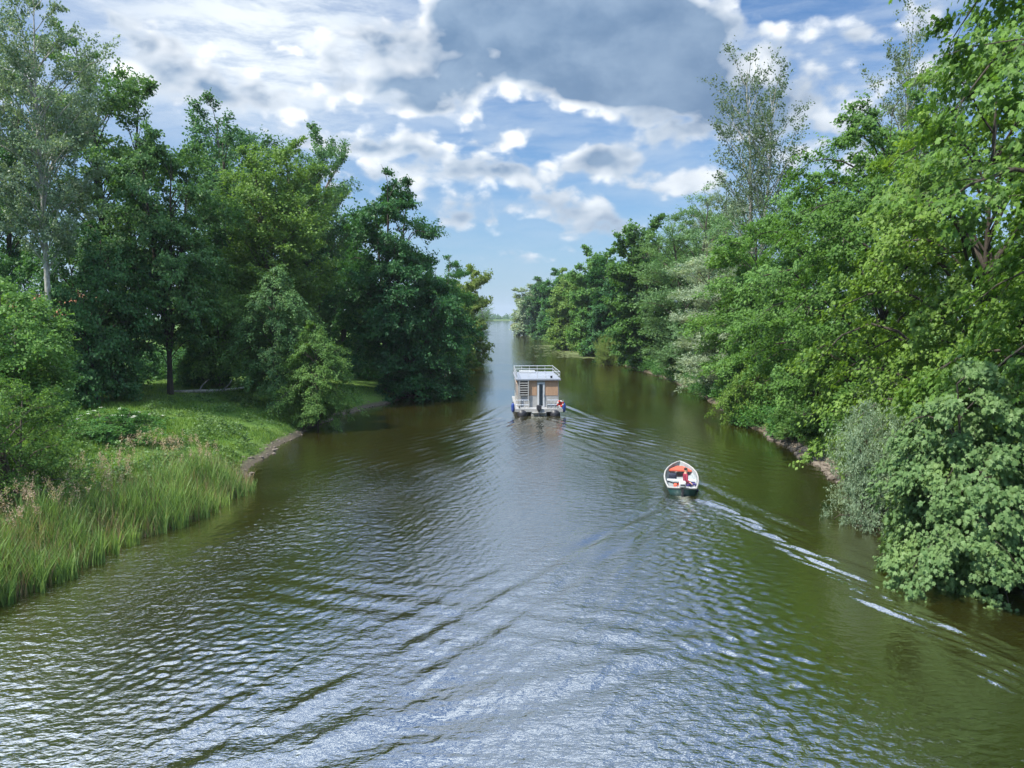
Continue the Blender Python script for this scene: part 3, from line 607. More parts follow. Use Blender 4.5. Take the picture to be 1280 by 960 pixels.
if on('grass'):
    rng = np.random.default_rng(3)
    GM = leaf_mat('grass_blades', (.080, .165, .024), (.175, .275, .050), .35, .25, .55, hue=0, val=0)
    x, y, e = plant_field(rng, 130000, 17, 76, .25, 17, 1.25)
    k = bump2(x, y, .45) + .5 * bump2(x, y, 1.6)
    h = (.20 + .13 * k) * rng.uniform(.6, 1.5, len(x)); h = np.clip(h, .07, .7)
    tag(blades('grass', x, y, h, .014 + h * .05 + y * .0002, .45, GM, seed=4), kind='stuff')
    # broad-leaved weeds in patches over the slope
    c = [plant_field(rng, 1, 22, 66, .6, 9) for _ in range(320)]
    P_, N_, A_, S_ = [], [], [], []
    for (cx, cy, _) in c:
        n = rng.integers(60, 170); rr = rng.uniform(.25, .75); hh = rng.uniform(.25, .75)
        p = rng.normal(0, 1, (n, 3)) * np.array([rr, rr, 0]) * .55; ht = hh * rng.uniform(.15, 1, n) * np.exp(-(p[:, 0] ** 2 + p[:, 1] ** 2) / (rr * rr))
        px_, py_ = cx[0] + p[:, 0], cy[0] + p[:, 1]
        P_.append(np.stack([px_, py_, ground_z(px_, py_) + ht + .05], -1)); N_.append(nrm(rng.normal(0, .5, (n, 3)) + np.array([0, 0, .8]))); A_.append(rng.normal(0, 1, (n, 3))); S_.append(rng.uniform(.07, .16, n))
    tag(link('weeds', leaves_mesh('weeds', np.concatenate(P_), np.concatenate(N_), np.concatenate(A_), np.concatenate(S_), LEAF_D),
             leaf_mat('weed_leaves', (.055, .12, .03), (.13, .22, .06), .35, .35, .5, hue=0, val=0)), kind='stuff')
    # reed belt along the near left shore
    RM = leaf_mat('reed_blades', (.070, .150, .034), (.230, .340, .100), .35, .3, .5, hue=0, val=0)
    x, y, e = plant_field(rng, 15000, 15.5, 37.2, -.55, 1.8)
    x += .28 * np.sin(y * 5.1 + x * 2) ; y += .25 * np.cos(x * 4.7 + y * 1.3)
    edge = np.clip((37.4 - y) / 4, .35, 1)
    h = (1.05 + .42 * bump2(x, y, 1.1)) * rng.uniform(.5, 1.35, len(x)) * edge
    rd = blades('reeds', x, y, h, .026 + .022 * rng.uniform(0, 1, len(x)), .36, RM, seed=7, segs=4, z=np.maximum(ground_z(x, y), -.1))
    tag(rd, kind='stuff')
    DM = leaf_mat('dry_reed_blades', (.20, .155, .075), (.34, .28, .15), .3, .2, .7, hue=0, val=0)
    x, y, e = plant_field(rng, 7500, 15.5, 37, -.5, 2.2)
    tag(blades('dry_reeds', x, y, rng.uniform(.5, 1.3, len(x)), np.full(len(x), .016), .35, DM, seed=8, segs=3, z=np.maximum(ground_z(x, y), -.1)), kind='stuff')
    # feathery pinkish grass heads behind the reeds
    n = 480; x, y, e = plant_field(rng, n, 19, 36, 1.0, 4.2); kk = bump2(x, y, .55) > -.1; x, y = x[kk], y[kk]; n = len(x)
    m = 34; zt = ground_z(x, y) + rng.uniform(.95, 1.5, n)
    p = np.stack([x, y, zt], -1)[:, None] + rng.normal(0, 1, (n, m, 3)) * np.array([.045, .045, .11])
    tag(link('grass_plumes', leaves_mesh('grass_plumes', p.reshape(-1, 3), nrm(rng.normal(0, 1, (n * m, 3))), rng.normal(0, .6, (n * m, 3)) + np.array([0, 0, 1.]), rng.uniform(.05, .09, n * m), LEAF_N),
             leaf_mat('plume_heads', (.30, .22, .16), (.50, .39, .28), .35, .2, .8, hue=0, val=0)), kind='stuff')
    sx_, sy_ = np.repeat(x, 3), np.repeat(y, 3)
    tag(blades('grass_stalks', sx_ + rng.normal(0, .05, len(sx_)), sy_ + rng.normal(0, .05, len(sx_)), rng.uniform(.6, 1.25, len(sx_)), np.full(len(sx_), .012), .15, DM, seed=9), kind='stuff')
    # undergrowth on both banks behind the first rows
    def scrub(name, pts, rad, hgt, per, mat_, size=.16, seed=1):
        r2 = np.random.default_rng(seed); P_ = []
        for (a, b) in pts:
            rr, hh = rad * r2.uniform(.6, 1.4), hgt * r2.uniform(.5, 1.4)
            d = nrm(r2.normal(0, 1, (per, 3))); d[:, 2] = np.abs(d[:, 2]); q = d * r2.uniform(.55, 1.05, (per, 1)) * (1 + .25 * np.sin(d[:, :1] * 5 + a) * np.cos(d[:, 1:2] * 6 + b))
            P_.append(np.array([a, b, float(ground_z(a, b))]) + q * np.array([rr, rr, hh]))
        P_ = np.concatenate(P_); n = len(P_)
        return tag(link(name, leaves_mesh(name, P_, nrm(r2.normal(0, .6, (n, 3)) + np.array([0, 0, .7])), r2.normal(0, 1, (n, 3)), size * r2.uniform(.6, 1.3, n), LEAF_D), mat_), kind='stuff')
    pts = [(lx(yy) - rng.uniform(15, 30), yy) for yy in rng.uniform(46, 100, 120)] + [(lx(yy) - rng.uniform(2, 8), yy) for yy in rng.uniform(78, 135, 60)]
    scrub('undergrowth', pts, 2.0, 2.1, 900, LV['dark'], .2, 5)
    pts = [(rx(yy) + rng.uniform(.2, 2.2), yy) for yy in rng.uniform(20, 150, 130) if not 37 < yy < 45.5] + [(rx(yy) + rng.uniform(5, 12), yy) for yy in rng.uniform(22, 120, 90)]
    scrub('undergrowth', pts, 1.5, 1.5, 700, LV['mid'], .18, 6)
    pts = [(rx(yy) + rng.uniform(.1, .8), yy) for yy in rng.uniform(150, 330, 60)]
    scrub('undergrowth', pts, 2.2, 2.0, 500, LV['light'], .35, 7)
    pts = [(rx(yy) + rng.uniform(-.6, .4), yy) for yy in rng.uniform(330, 640, 90)]
    scrub('reeds', pts, 2.2, 1.8, 260, leaf_mat('far_reed_blades', (.14, .15, .05), (.26, .26, .10), .3, .2, .6, hue=0, val=0), .6, 8)
    pts = [(lx(yy) + rng.uniform(-.5, .5), yy) for yy in rng.uniform(128, 190, 34)]
    scrub('reeds', pts, 1.3, 2.4, 300, bpy.data.materials['far_reed_blades'], .4, 9)
    x = rng.uniform(37, 46, 5000); yy = x; e = rng.uniform(.3, 4.0, 5000)
    tag(blades('grass', rx(yy) + e, yy, rng.uniform(.15, .5, 5000), np.full(5000, .03), .45, GM, seed=14), kind='stuff')
    # stones along the water's edge
    def stones(name, ys, side, lo, hi, mat_, seed):
        r2 = np.random.default_rng(seed); Vs, Fs, o = [], [], 0
        bm = bmesh.new(); bmesh.ops.create_icosphere(bm, subdivisions=1, radius=1); bv = np.array([v.co[:] for v in bm.verts]); bf = np.array([[v.index for v in f.verts] for f in bm.faces]); bm.free()
        for yy in ys:
            e = r2.uniform(-.35, .55); a = (lx(yy) - e) if side < 0 else (rx(yy) + e); rr = r2.uniform(lo, hi)
            V = bv * (1 + r2.normal(0, .16, (len(bv), 1))) * rr * np.array([1, r2.uniform(.6, 1.1), .6]) + np.array([a, yy, max(0, (e + .2) * .45)])
            Vs.append(V); Fs.append(bf + o); o += len(bv)
        tag(link(name, mesh_np(name, np.concatenate(Vs), Fs), mat_), kind='stuff')
    SM = noisy_mat('shore_stone', (.07, .055, .04), (.20, .17, .135), 5, .85, bump=.4, coords='Object')
    stones('shore_stones', np.concatenate([rng.uniform(36, 52, 420), rng.uniform(19, 27, 120)]), 1, .07, .24, SM, 3)
    stones('shore_stones', np.concatenate([rng.uniform(37, 60, 90), rng.uniform(60, 80, 30)]), -1, .05, .17, SM, 4)
    # floating water-lily pads far down the right side
    n = 2600; yy = rng.choice([152, 163, 176, 190, 205], n) + rng.normal(0, 3.2, n); xx = rx(yy) - rng.gamma(1.5, 1.6, n) - .4
    th = np.linspace(0, 6.28, 7)[:-1]; r0 = rng.uniform(.18, .42, n)
    V = np.stack([xx[:, None] + r0[:, None] * np.cos(th), yy[:, None] + r0[:, None] * np.sin(th), np.full((n, 6), .03) + rng.uniform(0, .03, (n, 1))], -1)
    tag(link('lily_pads', mesh_np('lily_pads', V.reshape(-1, 3), [np.arange(n * 6).reshape(n, 6)]), mat('lily_pad', (.16, .19, .07), .45, .4)), kind='stuff')
    # wood on the far shore of the lake
    Pf = []
    for _ in range(260):
        cx, cy, hh = rng.uniform(-330, 330), rng.uniform(1412, 1500), rng.uniform(6, 13)
        d = nrm(rng.normal(0, 1, (120, 3))); d[:, 2] = np.abs(d[:, 2]); Pf.append(np.array([cx, cy, 1.2]) + d * rng.uniform(.5, 1.05, (120, 1)) * np.array([hh * .6, hh * .6, hh]))
    Pf = np.concatenate(Pf); n = len(Pf)
    tag(link('treeline', leaves_mesh('treeline', Pf, nrm(rng.normal(0, .7, (n, 3)) + np.array([0, 0, .6])), rng.normal(0, 1, (n, 3)), rng.uniform(1.4, 2.8, n), LEAF_D), LV['dark']), kind='stuff')
    # elder flower heads: a part of the elder shrub
    el_o = next((o for o in bpy.data.objects if o.name == 'elder_shrub'), None)
    if el_o:
        p = proto('shrub'); co = np.empty(len(p['crown'].vertices) * 3, np.float32); p['crown'].vertices.foreach_get('co', co); co = co.reshape(-1, 3)
        r_ = np.hypot(co[:, 0], co[:, 1]); top = co[(co[:, 2] + r_ * .5) > np.quantile(co[:, 2] + r_ * .5, .93)]
        pick = top[rng.choice(len(top), 34, replace=False)]
        pos = (pick[:, None] + rng.normal(0, 1, (34, 40, 3)) * np.array([.075, .075, .02]) + np.array([0, 0, .06])).reshape(-1, 3)
        f = link('flower_heads', leaves_mesh('flower_heads', pos, nrm(rng.normal(0, .3, pos.shape) + np.array([0, 0, 1.])), rng.normal(0, 1, pos.shape), np.full(len(pos), .05), LEAF_D), mat('elder_flower', (.74, .74, .62), .7), el_o)
        f['kind'] = 'stuff'

# ------------------------------------------------------------------ boats and small things
class MB:
    def __init__(s): s.V, s.F, s.n = [], [], 0
    def add(s, V, faces):
        V = np.asarray(V, float)
        for f in faces: s.F.append([i + s.n for i in f])
        s.V.append(V); s.n += len(V); return s
    def box(s, x0, x1, y0, y1, z0, z1, b=.0):
        if b <= 0:
            V = [(x, y, z) for x in (x0, x1) for y in (y0, y1) for z in (z0, z1)]
            return s.add(V, [(0, 1, 3, 2), (4, 6, 7, 5), (0, 4, 5, 1), (2, 3, 7, 6), (0, 2, 6, 4), (1, 5, 7, 3)])
        bm = bmesh.new(); bmesh.ops.create_cube(bm, size=1)
        for v in bm.verts: v.co = Vector(((x0 + x1) / 2 + v.co.x * (x1 - x0), (y0 + y1) / 2 + v.co.y * (y1 - y0), (z0 + z1) / 2 + v.co.z * (z1 - z0)))
        bmesh.ops.bevel(bm, geom=list(bm.edges), offset=b, segments=2, affect='EDGES', profile=.5)
        bm.verts.index_update(); V = [v.co[:] for v in bm.verts]; F = [[v.index for v in f.verts] for f in bm.faces]; bm.free()
        return s.add(V, F)
    def tube(s, pts, r, sides=8, cap=True):
        pts = np.asarray(pts, float); rr = np.full(len(pts), r) if np.isscalar(r) else np.asarray(r, float)
        V, Q = tubes(pts[None], rr[None], sides); F = [list(q) for q in Q]
        if cap: F += [list(range(sides))[::-1], list(range(len(V) - sides, len(V)))]
        return s.add(V, F)
    def build(s, name, m_, parent=None, smooth=False, recalc=True):
        me = bpy.data.meshes.new(name); me.from_pydata(np.concatenate(s.V).tolist(), [], s.F)
        if recalc:
            bm = bmesh.new(); bm.from_mesh(me); bmesh.ops.recalc_face_normals(bm, faces=bm.faces); bm.to_mesh(me); bm.free()
        if smooth: me.polygons.foreach_set('use_smooth', np.full(len(me.polygons), True))
        return link(name, me, m_, parent)
WHITE = mat('white_paint', (.48, .49, .49), .45, .4); GREY = noisy_mat('grey_panel', (.26, .265, .27), (.34, .34, .335), 3, .6)
LGREY = noisy_mat('pale_panel', (.29, .285, .27), (.36, .35, .33), 2.5, .6); DARK = mat('dark_plastic', (.018, .018, .022), .45)
GLASS = mat('dark_glass', (.015, .022, .028), .06, .6); STEEL = mat('brushed_rail', (.62, .63, .64), .35, .5, .6)
BLUE = mat('blue_fender', (.02, .05, .22), .4); RED = mat('red_canvas', (.50, .05, .035), .75, .2); ORANGE = mat('orange_red_vinyl', (.55, .105, .06), .6, .3)
if on('boats'):
    # wooden cladding: boards with seams
    WOOD = noisy_mat('larch_boards', (.34, .205, .125), (.46, .30, .19), 4, .6, (14, 14, .6), coords='Object')
    t = NT(WOOD.node_tree); b = WOOD.node_tree.nodes['Principled BSDF']; oc = t.node('ShaderNodeTexCoord').outputs['Object']; ox, oy, oz = t.sep(oc)
    fr = t.m('FRACT', t.m('DIVIDE', t.m('ADD', ox, oy), .11)); seam = t.ramp(t.m('ABSOLUTE', t.m('SUBTRACT', fr, .5)), .42, .5)
    t.put(b.inputs['Base Color'], t.mix(seam, b.inputs['Base Color'].links[0].from_socket, (.13, .065, .03)))
    hb = empty('houseboat', (HB['x'], HB['y'], 0), R_(1.5))
    tag(hb, 'boxy houseboat with larch cladding, white door and railed flat roof', 'houseboat')
    for sx in (-1, 1):
        m_ = MB(); n = 9
        pts = [(sx * 1.32, y, .12) for y in np.linspace(-.02, 9.6, 12)]; m_.tube(pts + [(sx * 1.32, 10.3, .2)], [.40] * 12 + [.12], 14)
        m_.build('pontoon', DARK, hb, True)
    MB().box(-1.9, 1.9, .05, 10.0, .47, .60, .02).build('deck', GREY, hb)
    MB().box(-1.93, 1.93, 0.0, .05, .36, .585).box(-.55, .55, -.32, .0, .30, .36).box(-.62, .62, .06, .5, .02, .36).build('stern_board', LGREY, hb)
    cab = MB().box(-1.68, 1.68, 1.15, 8.4, .60, 2.80, .015).build('cabin', LGREY, hb)
    MB().box(-1.84, 1.84, .95, 8.65, 2.80, 2.93, .02).build('roof', mat('pale_roof_sheet', (.235, .255, .29), .5, .4), hb)
    MB().box(-.72, -.10, 1.128, 1.148, 1.56, 2.785).build('wood_panel', WOOD, cab)
    MB().box(.58, 1.62, 1.128, 1.148, 1.56, 2.785).build('wood_panel', WOOD, cab)
    for sx in (-1, 1):
        MB().box(min(sx * 1.682, sx * 1.70), max(sx * 1.682, sx * 1.70), 1.3, 8.2, 1.56, 2.78).build('wood_panel', WOOD, cab)
        for y0 in (2.2, 4.4, 6.4):
            f = MB().box(min(sx * 1.702, sx * 1.725), max(sx * 1.702, sx * 1.725), y0, y0 + 1.2, 1.35, 2.45).build('window', WHITE, cab)
            MB().box(min(sx * 1.727, sx * 1.733), max(sx * 1.727, sx * 1.733), y0 + .08, y0 + 1.12, 1.43, 2.37).build('pane', GLASS, f)
    d = MB().box(-.055, .53, 1.085, 1.146, .62, 2.62, .01).build('door', WHITE, hb)
    MB().box(.085, .375, 1.072, 1.083, .74, 2.50).build('pane', GLASS, d); MB().tube([(.45, 1.05, 1.5), (.45, 1.05, 1.75)], .015, 6).build('handle', STEEL, d)
    st = MB()
    for x0 in (-1.56, -.84): st.box(x0, x0 + .09, .98, 1.07, .62, 2.82)
    st.box(-1.47, -.84, 1.12, 1.146, 1.55, 2.78)
    st = st.build('staircase', LGREY, hb)
    MB().box(-1.465, -.845, 1.10, 1.118, 1.57, 2.77).build('riser_panel', mat('dark_slot', (.035, .028, .026), .8), st)
    for k in range(7): MB().box(-1.468, -.842, .99, 1.098, 1.58 + k * .192, 1.655 + k * .192, .006).build('step', LGREY, st)
    r = MB(); X0, X1, Y0, Y1, zt = -1.76, 1.76, 1.05, 8.5, 3.5
    for z in (zt, 3.22):
        r.tube([(X0, Y0, z), (X0, Y1, z)], .024, 6).tube([(X1, Y0, z), (X1, Y1, z)], .024, 6).tube([(X0, Y1, z), (X1, Y1, z)], .024, 6).tube([(-.75, Y0, z), (X1, Y0, z)], .020, 6)
    for y in np.linspace(Y0, Y1, 6):
        for x in (X0, X1): r.tube([(x, y, 2.93), (x, y, zt)], .022, 6)
    for x in np.linspace(-.75, 1.3, 4)[:-1]:
        r.tube([(x, Y0, 2.93), (x, Y0, zt)], .018, 6)
    for x in np.linspace(X0, X1, 6)[1:-1]: r.tube([(x, Y1, 2.93), (x, Y1, zt)], .02, 6)
    r.build('roof_railing', STEEL, hb)
    MB().box(-1.3, .1, 7.4, 8.0, 2.94, 3.12, .02).build('roof_bench', WHITE, hb)
    MB().tube([(1.12, 1.7, 2.93), (1.12, 1.7, 3.09)], .085, 10).tube([(1.12, 1.7, 3.09), (1.12, 1.7, 3.12)], .12, 10).build('vent', DARK, hb)
    for x0, x1 in ((-1.85, -.80), (.66, 1.60)):
        g = MB()
        for z in (.92, 1.30): g.tube([(x0, .12, z), (x1, .12, z)], .022, 6)
        for x in np.linspace(x0, x1, 4): g.tube([(x, .12, .6), (x, .12, 1.30)], .02, 6)
        g.build('stern_railing', STEEL, hb)
    MB().box(.68, 1.55, .14, .155, .66, 1.02).build('side_panel', GREY, hb)
    om = MB().box(-.20, .20, -.42, .02, .56, .92, .06).build('outboard_motor', DARK, hb)
    MB().box(-.07, .07, -.32, -.1, -.5, .56, .02).build('motor_leg', DARK, om)
    for sx in (-1, 1):
        MB().tube([(sx * 1.55, .35, .6), (sx * 1.55, .35, .78)], .05, 8).tube([(sx * 1.55, .22, .75), (sx * 1.55, .48, .75)], .035, 8).build('bollard', DARK, hb)
    def world_of(o, p): return tuple((Matrix.Translation(o.location) @ Matrix.Rotation(o.rotation_euler.z, 4, 'Z')) @ Vector(p))
    for sx, lab in ((-1, 'blue fender hanging at the staircase corner of the houseboat'), (1, 'blue fender hanging below the red and white lifebuoy')):
        fo = empty('fender', world_of(hb, (sx * 2.06, .5, .25)), hb.rotation_euler.z); tag(fo, lab, 'fender', 'fenders of the houseboat')
        zz = np.linspace(0, .8, 9); rr = .14 * np.array([.25, .75, 1, 1, 1, 1, 1, .75, .25])
        MB().tube([(0, 0, z) for z in zz], rr, 12).build('fender_body', BLUE, fo, True)
        MB().tube([(0, 0, .8), (-sx * .10, 0, 1.05)], .012, 5).build('rope', WHITE, fo)
        MB().tube([(0, 0, .78), (0, 0, .86)], .05, 8).build('cap', DARK, fo)
    lb = empty('lifebuoy', world_of(hb, (1.72, .02, 1.0)), hb.rotation_euler.z); tag(lb, 'red and white lifebuoy on the stern rail of the houseboat', 'lifebuoy')
    for k in range(8):
        a = np.linspace(k * math.pi / 4, (k + 1) * math.pi / 4, 5)
        MB().tube([(.22 * math.cos(q), 0, .22 * math.sin(q)) for q in a], .065, 10).build('ring_segment', WHITE if k % 2 else RED, lb, True)
    MB().tube([(0, .02, 0), (0, .05, 0)], .17, 14).build('canvas_back', RED, lb)

    # ---- small open motor boat
    dg = empty('motorboat', (DG['x'], DG['y'], 0), R_(-11)); tag(dg, 'small open motorboat with pale gunwale and dark green hull', 'motorboat')
    st_y = np.array([0, .5, 1.1, 1.8, 2.5, 3.1, 3.55, 3.85, 4.0]); hbm = np.array([.60, .68, .75, .78, .74, .60, .40, .18, .02])
    st_y = st_y * 1.3; gz = np.array([.36, .36, .37, .39, .43, .48, .53, .57, .59]); kz = np.array([-.16, -.17, -.18, -.18, -.16, -.12, -.04, .12, .35])
    def loft(inset, zadd, floor=None):
        rows = []
        for y, hw, g, k in zip(st_y, hbm, gz, kz):
            hw = max(hw - inset, .012); yy = min(y, 5.2 - inset) if y > 5.1 else max(y, inset * .8)
            kk = (k if floor is None else max(floor, k + .12))
            chz = kk + (g - kk) * .28
            rows.append([(-hw, yy, g + zadd), (-hw * .97, yy, (g + chz) / 2), (-hw * .84, yy, chz), (-hw * .35, yy, kk), (0, yy, kk - (.02 if floor is None else 0)), (hw * .35, yy, kk), (hw * .84, yy, chz), (hw * .97, yy, (g + chz) / 2), (hw, yy, g + zadd)])
        return np.array(rows)
    def loft_mb(A):
        m_ = MB(); nr, nc = A.shape[:2]; F = [[i * nc + j, i * nc + j + 1, (i + 1) * nc + j + 1, (i + 1) * nc + j] for i in range(nr - 1) for j in range(nc - 1)]
        return m_.add(A.reshape(-1, 3), F), nr, nc
    m_, nr, nc = loft_mb(loft(0, 0)); m_.F.append(list(range(nc))); m_.build('hull', mat('dark_green_hull', (.012, .055, .045), .35, .5), dg, True)
    m_, nr, nc = loft_mb(loft(.05, -.005, .03)); m_.F.append(list(range(nc))); m_.build('interior', noisy_mat('pale_interior', (.24, .27, .27), (.34, .36, .355), 5, .6), dg, False)
    rim = [(-h, y, g) for y, h, g in zip(st_y, hbm, gz)] + [(h, y, g) for y, h, g in zip(st_y[::-1], hbm[::-1], gz[::-1])]
    MB().tube([(-.60, 0, .36)] + rim + [(.60, 0, .36), (0, -.01, .36), (-.60, 0, .36)], .042, 8, False).build('gunwale', LGREY, dg, True)
    MB().box(-.70, .70, 2.15, 2.5, .20, .24, .01).build('thwart', WHITE, dg)
    MB().box(-.58, .58, .09, .36, .16, .20, .01).box(-.12, .66, .95, 1.35, .16, .20, .01).build('stern_seat', WHITE, dg)
    yb = [(-.60, 2.95), (-.52, 3.15), (-.36, 3.42), (-.15, 3.7), (.15, 3.7), (.36, 3.42), (.52, 3.15), (.60, 2.95)]
    m2 = MB(); V = [(x * .92, y * 1.3, .34) for x, y in yb] + [(x * .92, y * 1.3, .39 + .05 * (1 - abs(x))) for x, y in yb]; n = len(yb)
    m2.add(V, [list(range(n)), list(range(n, 2 * n))] + [[i, (i + 1) % n, n + (i + 1) % n, n + i] for i in range(n)]).build('bow_cushion', ORANGE, dg)
    om = MB().box(-.15, .15, -.28, .12, .42, .68, .06).build('outboard_motor', WHITE, dg, True)
    MB().box(-.10, .10, -.285, -.2, .52, .58).build('dark_stripe', DARK, om); MB().box(-.05, .05, -.22, -.06, -.45, .42, .02).build('motor_leg', DARK, om)
    MB().tube([(.05, .12, .50), (.20, .48, .47), (.30, .76, .46)], .022, 8).build('tiller', DARK, om)
    def in_boat(p): return world_of(dg, p)
    bag = empty('bag', in_boat((-.38, 3.05, .06)), dg.rotation_euler.z); tag(bag, 'dark navy bag on the floor behind the orange bow cushion', 'bag')
    MB().box(-.19, .19, -.16, .16, 0, .34, .07).build('bag_body', mat('navy_cloth', (.02, .025, .045), .8), bag, True)
    MB().tube([(-.1, 0, .33), (-.08, 0, .43), (.08, 0, .43), (.1, 0, .33)], .015, 6).build('handle', DARK, bag)
    for k, (p, sc, lab) in enumerate((((-.16, 1.62, .06), 1.0, 'orange life jacket heaped in front of the white bench'), ((-.30, .62, .06), .9, 'red and white life jacket lying beside the outboard motor'))):
        lj = empty('life_jacket', in_boat(p), dg.rotation_euler.z + .5 * k); tag(lj, lab, 'life jacket', 'life jackets in the motorboat')
        q = MB().box(-.20 * sc, -.02, -.22, .22, 0, .16, .05).box(.02, .20 * sc, -.22, .2, .02, .19, .05).build('float_panel', ORANGE if k == 0 else RED, lj, True)
        MB().box(-.21, .21, -.03, .03, .06, .205, .01).build('strap', DARK if k == 0 else WHITE, lj)
    # ---- the person at the tiller: one continuous skinned body, seated on the side bench
    def skin_mesh(name, verts, edges, radii, root=0, sub=2):
        me = bpy.data.meshes.new(name); me.from_pydata(verts, edges, []); o = bpy.data.objects.new(name, me); COL.objects.link(o)
        md = o.modifiers.new('skin', 'SKIN'); 
        for v, r_ in zip(me.skin_vertices[0].data, radii): v.radius = (r_, r_) if np.isscalar(r_) else r_
        me.skin_vertices[0].data[root].use_root = True; md.use_smooth_shade = True
        sb = o.modifiers.new('sub', 'SUBSURF'); sb.levels = sub; sb.render_levels = sub
        dgp = bpy.context.evaluated_depsgraph_get(); out = bpy.data.meshes.new_from_object(o.evaluated_get(dgp)); bpy.data.objects.remove(o); bpy.data.meshes.remove(me)
        out.name = name; return out
    SKIN = mat('skin_tone', (.48, .27, .18), .55); SHIRT = noisy_mat('maroon_cloth', (.20, .022, .042), (.27, .035, .06), 14, .85); TROU = noisy_mat('violet_blue_cloth', (.06, .05, .17), (.09, .075, .22), 14, .85); HAIR = noisy_mat('dark_hair', (.012, .010, .009), (.035, .028, .022), 30, .6)
    pv, pe, pr_ = [], [], []
    def J(p, r_, parent=None):
        pv.append(p); pr_.append(r_)
        if parent is not None: pe.append((parent, len(pv) - 1))
        return len(pv) - 1
    pel = J((0, 0, .10), (.155, .12)); wa = J((0, .0, .28), (.135, .10), pel); ch = J((0, .03, .45), (.165, .115), wa); sh = J((0, .02, .545), (.11, .085), ch); nk = J((0, .03, .63), .055, sh)
    hd0 = J((-.005, .045, .70), (.068, .075), nk); hd1 = J((-.01, .05, .79), (.078, .092), hd0); J((-.01, .045, .865), (.06, .07), hd1)
    tips = {}
    for sx in (-1, 1):
        s0 = J((sx * .17, .02, .53), .062, sh)
        if sx > 0: e0 = J((.29, -.02, .33), .046, s0); h0 = J((.40, .06, .27), .034, e0)       # hand on the tiller
        else: e0 = J((-.25, .05, .30), .046, s0); h0 = J((-.16, .27, .19), .034, e0)              # hand on the knee
        tips[sx] = (np.array(pv[e0]), np.array(pv[h0]), h0)
        hp = J((sx * .10, .06, .08), .092, pel); kn = J((sx * .15, .46, .13), .062, hp); an = J((sx * .14, .50, -.15), .045, kn); J((sx * .14, .62, -.17), .04, an)
    for sx in (-1, 1):
        e_, h_, hid = tips[sx]; dv = (h_ - e_) / np.linalg.norm(h_ - e_); sd_ = np.cross(dv, [0, 0, 1]); sd_ /= np.linalg.norm(sd_)
        pm = J(tuple(h_ + dv * .06), .030, hid)
        for q, ln in ((-.03, .055), (-.01, .07), (.01, .075), (.03, .06)):
            f1 = J(tuple(h_ + dv * (.10) + sd_ * q), .0095, pm); f2 = J(tuple(h_ + dv * (.10 + ln * .6) + sd_ * q + np.array([0, 0, -.018])), .009, f1); J(tuple(h_ + dv * (.10 + ln * .75) + sd_ * q + np.array([0, 0, -.045])), .008, f2)
        t1 = J(tuple(h_ + dv * .05 - sd_ * .04 * sx), .011, pm); J(tuple(h_ + dv * .09 - sd_ * .05 * sx + np.array([0, 0, -.02])), .009, t1)
    body = skin_mesh('person', pv, pe, pr_)
    # eyes, nose and ears are pulled from the head surface
    co = np.empty(len(body.vertices) * 3); body.vertices.foreach_get('co', co); co = co.reshape(-1, 3)
    face = np.array([-.02, .145, .765])
    for c, r_, push in ((face, .022, (0, .022, -.004)), (face + [.03, -.012, .022], .014, (0, -.010, 0)), (face + [-.03, -.012, .022], .014, (0, -.010, 0)), (face + [0, -.012, -.045], .016, (0, .006, 0)), (np.array([.085, .045, .77]), .022, (.02, -.008, 0)), (np.array([-.10, .045, .77]), .022, (-.02, -.008, 0))):
        w_ = np.exp(-np.sum((co - c) ** 2, -1) / (r_ * r_)); co += w_[:, None] * np.array(push)
    body.vertices.foreach_set('co', co.ravel()); body.update()
    for m_ in (SKIN, SHIRT, TROU): body.materials.append(m_)
    cen = np.array([p.center[:] for p in body.polygons]); hz_ = cen[:, 2]
    hands = ((cen[:, 0] > .405) & (hz_ > .15)) | ((cen[:, 1] > .22) & (cen[:, 1] < .44) & (hz_ > .195) & (cen[:, 0] < -.05))
    shirt = (hz_ > .14) & (hz_ < .61) & ~((cen[:, 1] > .17) & (hz_ < .215)) & ~hands
    trou = (hz_ <= .24) & ~shirt & ~hands
    mi = np.where(trou, 2, np.where(shirt, 1, 0)); body.polygons.foreach_set('material_index', mi.astype(np.int32))
    po = bpy.data.objects.new('person', body); COL.objects.link(po); po.location = in_boat((.14, 1.15, .19)); po.rotation_euler = (0, 0, dg.rotation_euler.z - 1.2)
    tag(po, 'person in a maroon top and violet-blue trousers sitting at the tiller', 'person')
    hv, he, hr = [(0, .02, .74), (-.01, .02, .81), (-.01, .04, .878)], [(0, 1), (1, 2)], [(.074, .07), (.088, .092), (.066, .075)]
    link('hair', skin_mesh('hair', hv, he, hr, 0, 2), HAIR, po)

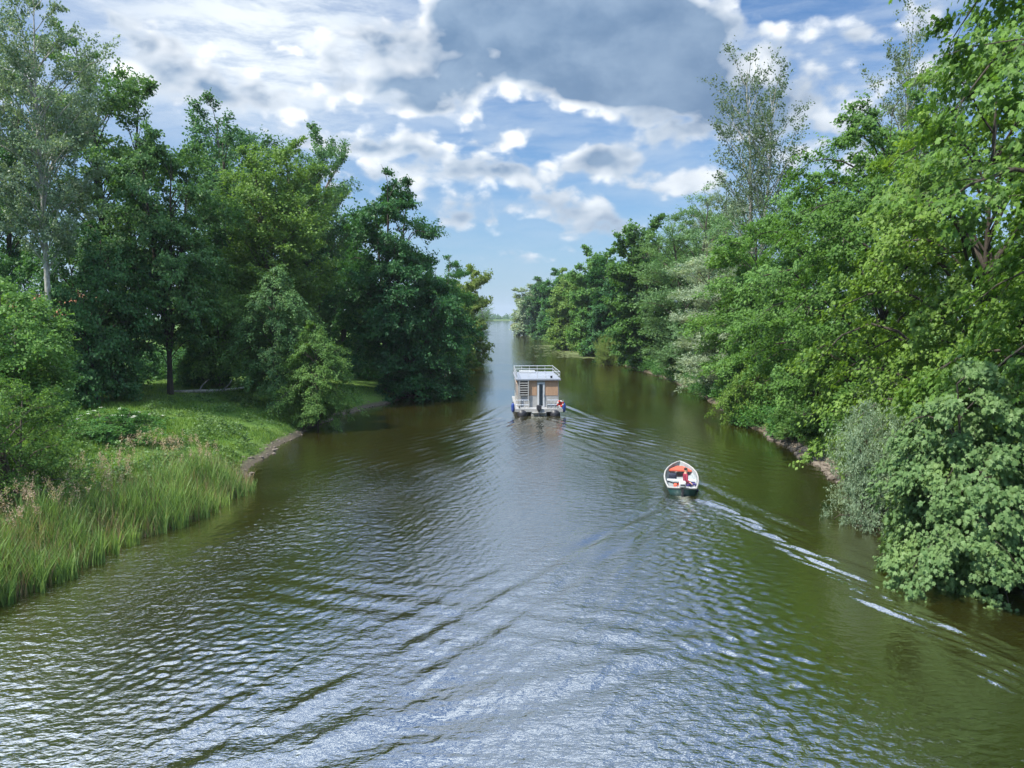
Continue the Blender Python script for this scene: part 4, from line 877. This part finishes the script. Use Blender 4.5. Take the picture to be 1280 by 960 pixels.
if on('house'):
    # ---- house glimpsed between the trunks behind the left bank
    hx, hy = float(at_depth(62, 112, 6)), 112.0
    ho = empty('house', (hx, hy, 2.0), R_(12)); tag(ho, 'white house with a terracotta roof glimpsed between the trunks', 'house')
    MB().box(-7, 7, 0, 8, 0, 5.6).build('wall', mat('white_render', (.68, .66, .62), .8), ho)
    rf = MB().add([(-7.5, -.6, 5.4), (7.5, -.6, 5.4), (7.5, 8.6, 5.4), (-7.5, 8.6, 5.4), (-7.5, 4, 9.2), (7.5, 4, 9.2)], [(0, 1, 5, 4), (2, 3, 4, 5), (0, 4, 3), (1, 2, 5), (0, 3, 2, 1)]).build('roof', noisy_mat('terracotta_tiles', (.34, .13, .07), (.46, .20, .11), 2, .8), ho)
    MB().box(2, 2.8, 4.6, 5.4, 7.5, 10.0).build('chimney', mat('chimney_brick', (.30, .13, .09), .85), rf)
    for x in (-5, -1.8, 1.8, 5):
        for z in (1.0, 3.6):
            f = MB().box(x - .6, x + .6, -.05, -.003, z, z + 1.4).build('window', WHITE, ho); MB().box(x - .5, x + .5, -.06, -.053, z + .1, z + 1.3).build('pane', GLASS, f)
    # ---- fallen grey log on the crest of the knoll
    lo = empty('fallen_log', (float(at_depth(262, 60, 2.2)), 60.0, float(ground_z(at_depth(262, 60, 2.2), 60.0)) + .16), .25); tag(lo, 'bare grey fallen log lying on the crest of the grassy knoll', 'log')
    MB().tube([(-2.6, 0, .02), (-1, .08, .06), (.8, -.05, .10), (2.6, .12, .28)], [.17, .15, .12, .07], 10).build('log_stem', BARK_P, lo, True)
    for p in (((-.8, .05, .1), (-.5, .4, .6), (-.1, .6, .95)), ((1.0, 0, .15), (1.5, -.3, .6), (1.7, -.35, .95))): MB().tube(p, [.06, .04, .02], 6).build('stub', BARK_P, lo, True)

# ------------------------------------------------------------------ the air
if on('haze'):
    MB().box(-4600, 4600, -500, 5200, -4, 75).build('haze', None)
    hzo = bpy.data.objects['haze']; hzo['kind'] = 'stuff'
    hm = bpy.data.materials.new('haze_air'); hm.use_nodes = True; hm.node_tree.nodes.clear(); t = NT(hm.node_tree)
    pvn = t.node('ShaderNodeVolumePrincipled'); pvn.inputs['Color'].default_value = (.80, .88, .98, 1); pvn.inputs['Density'].default_value = .00014; pvn.inputs['Anisotropy'].default_value = .2
    t.l.new(pvn.outputs[0], t.node('ShaderNodeOutputMaterial').inputs['Volume'])
    hzo.data.materials.clear(); hzo.data.materials.append(hm)
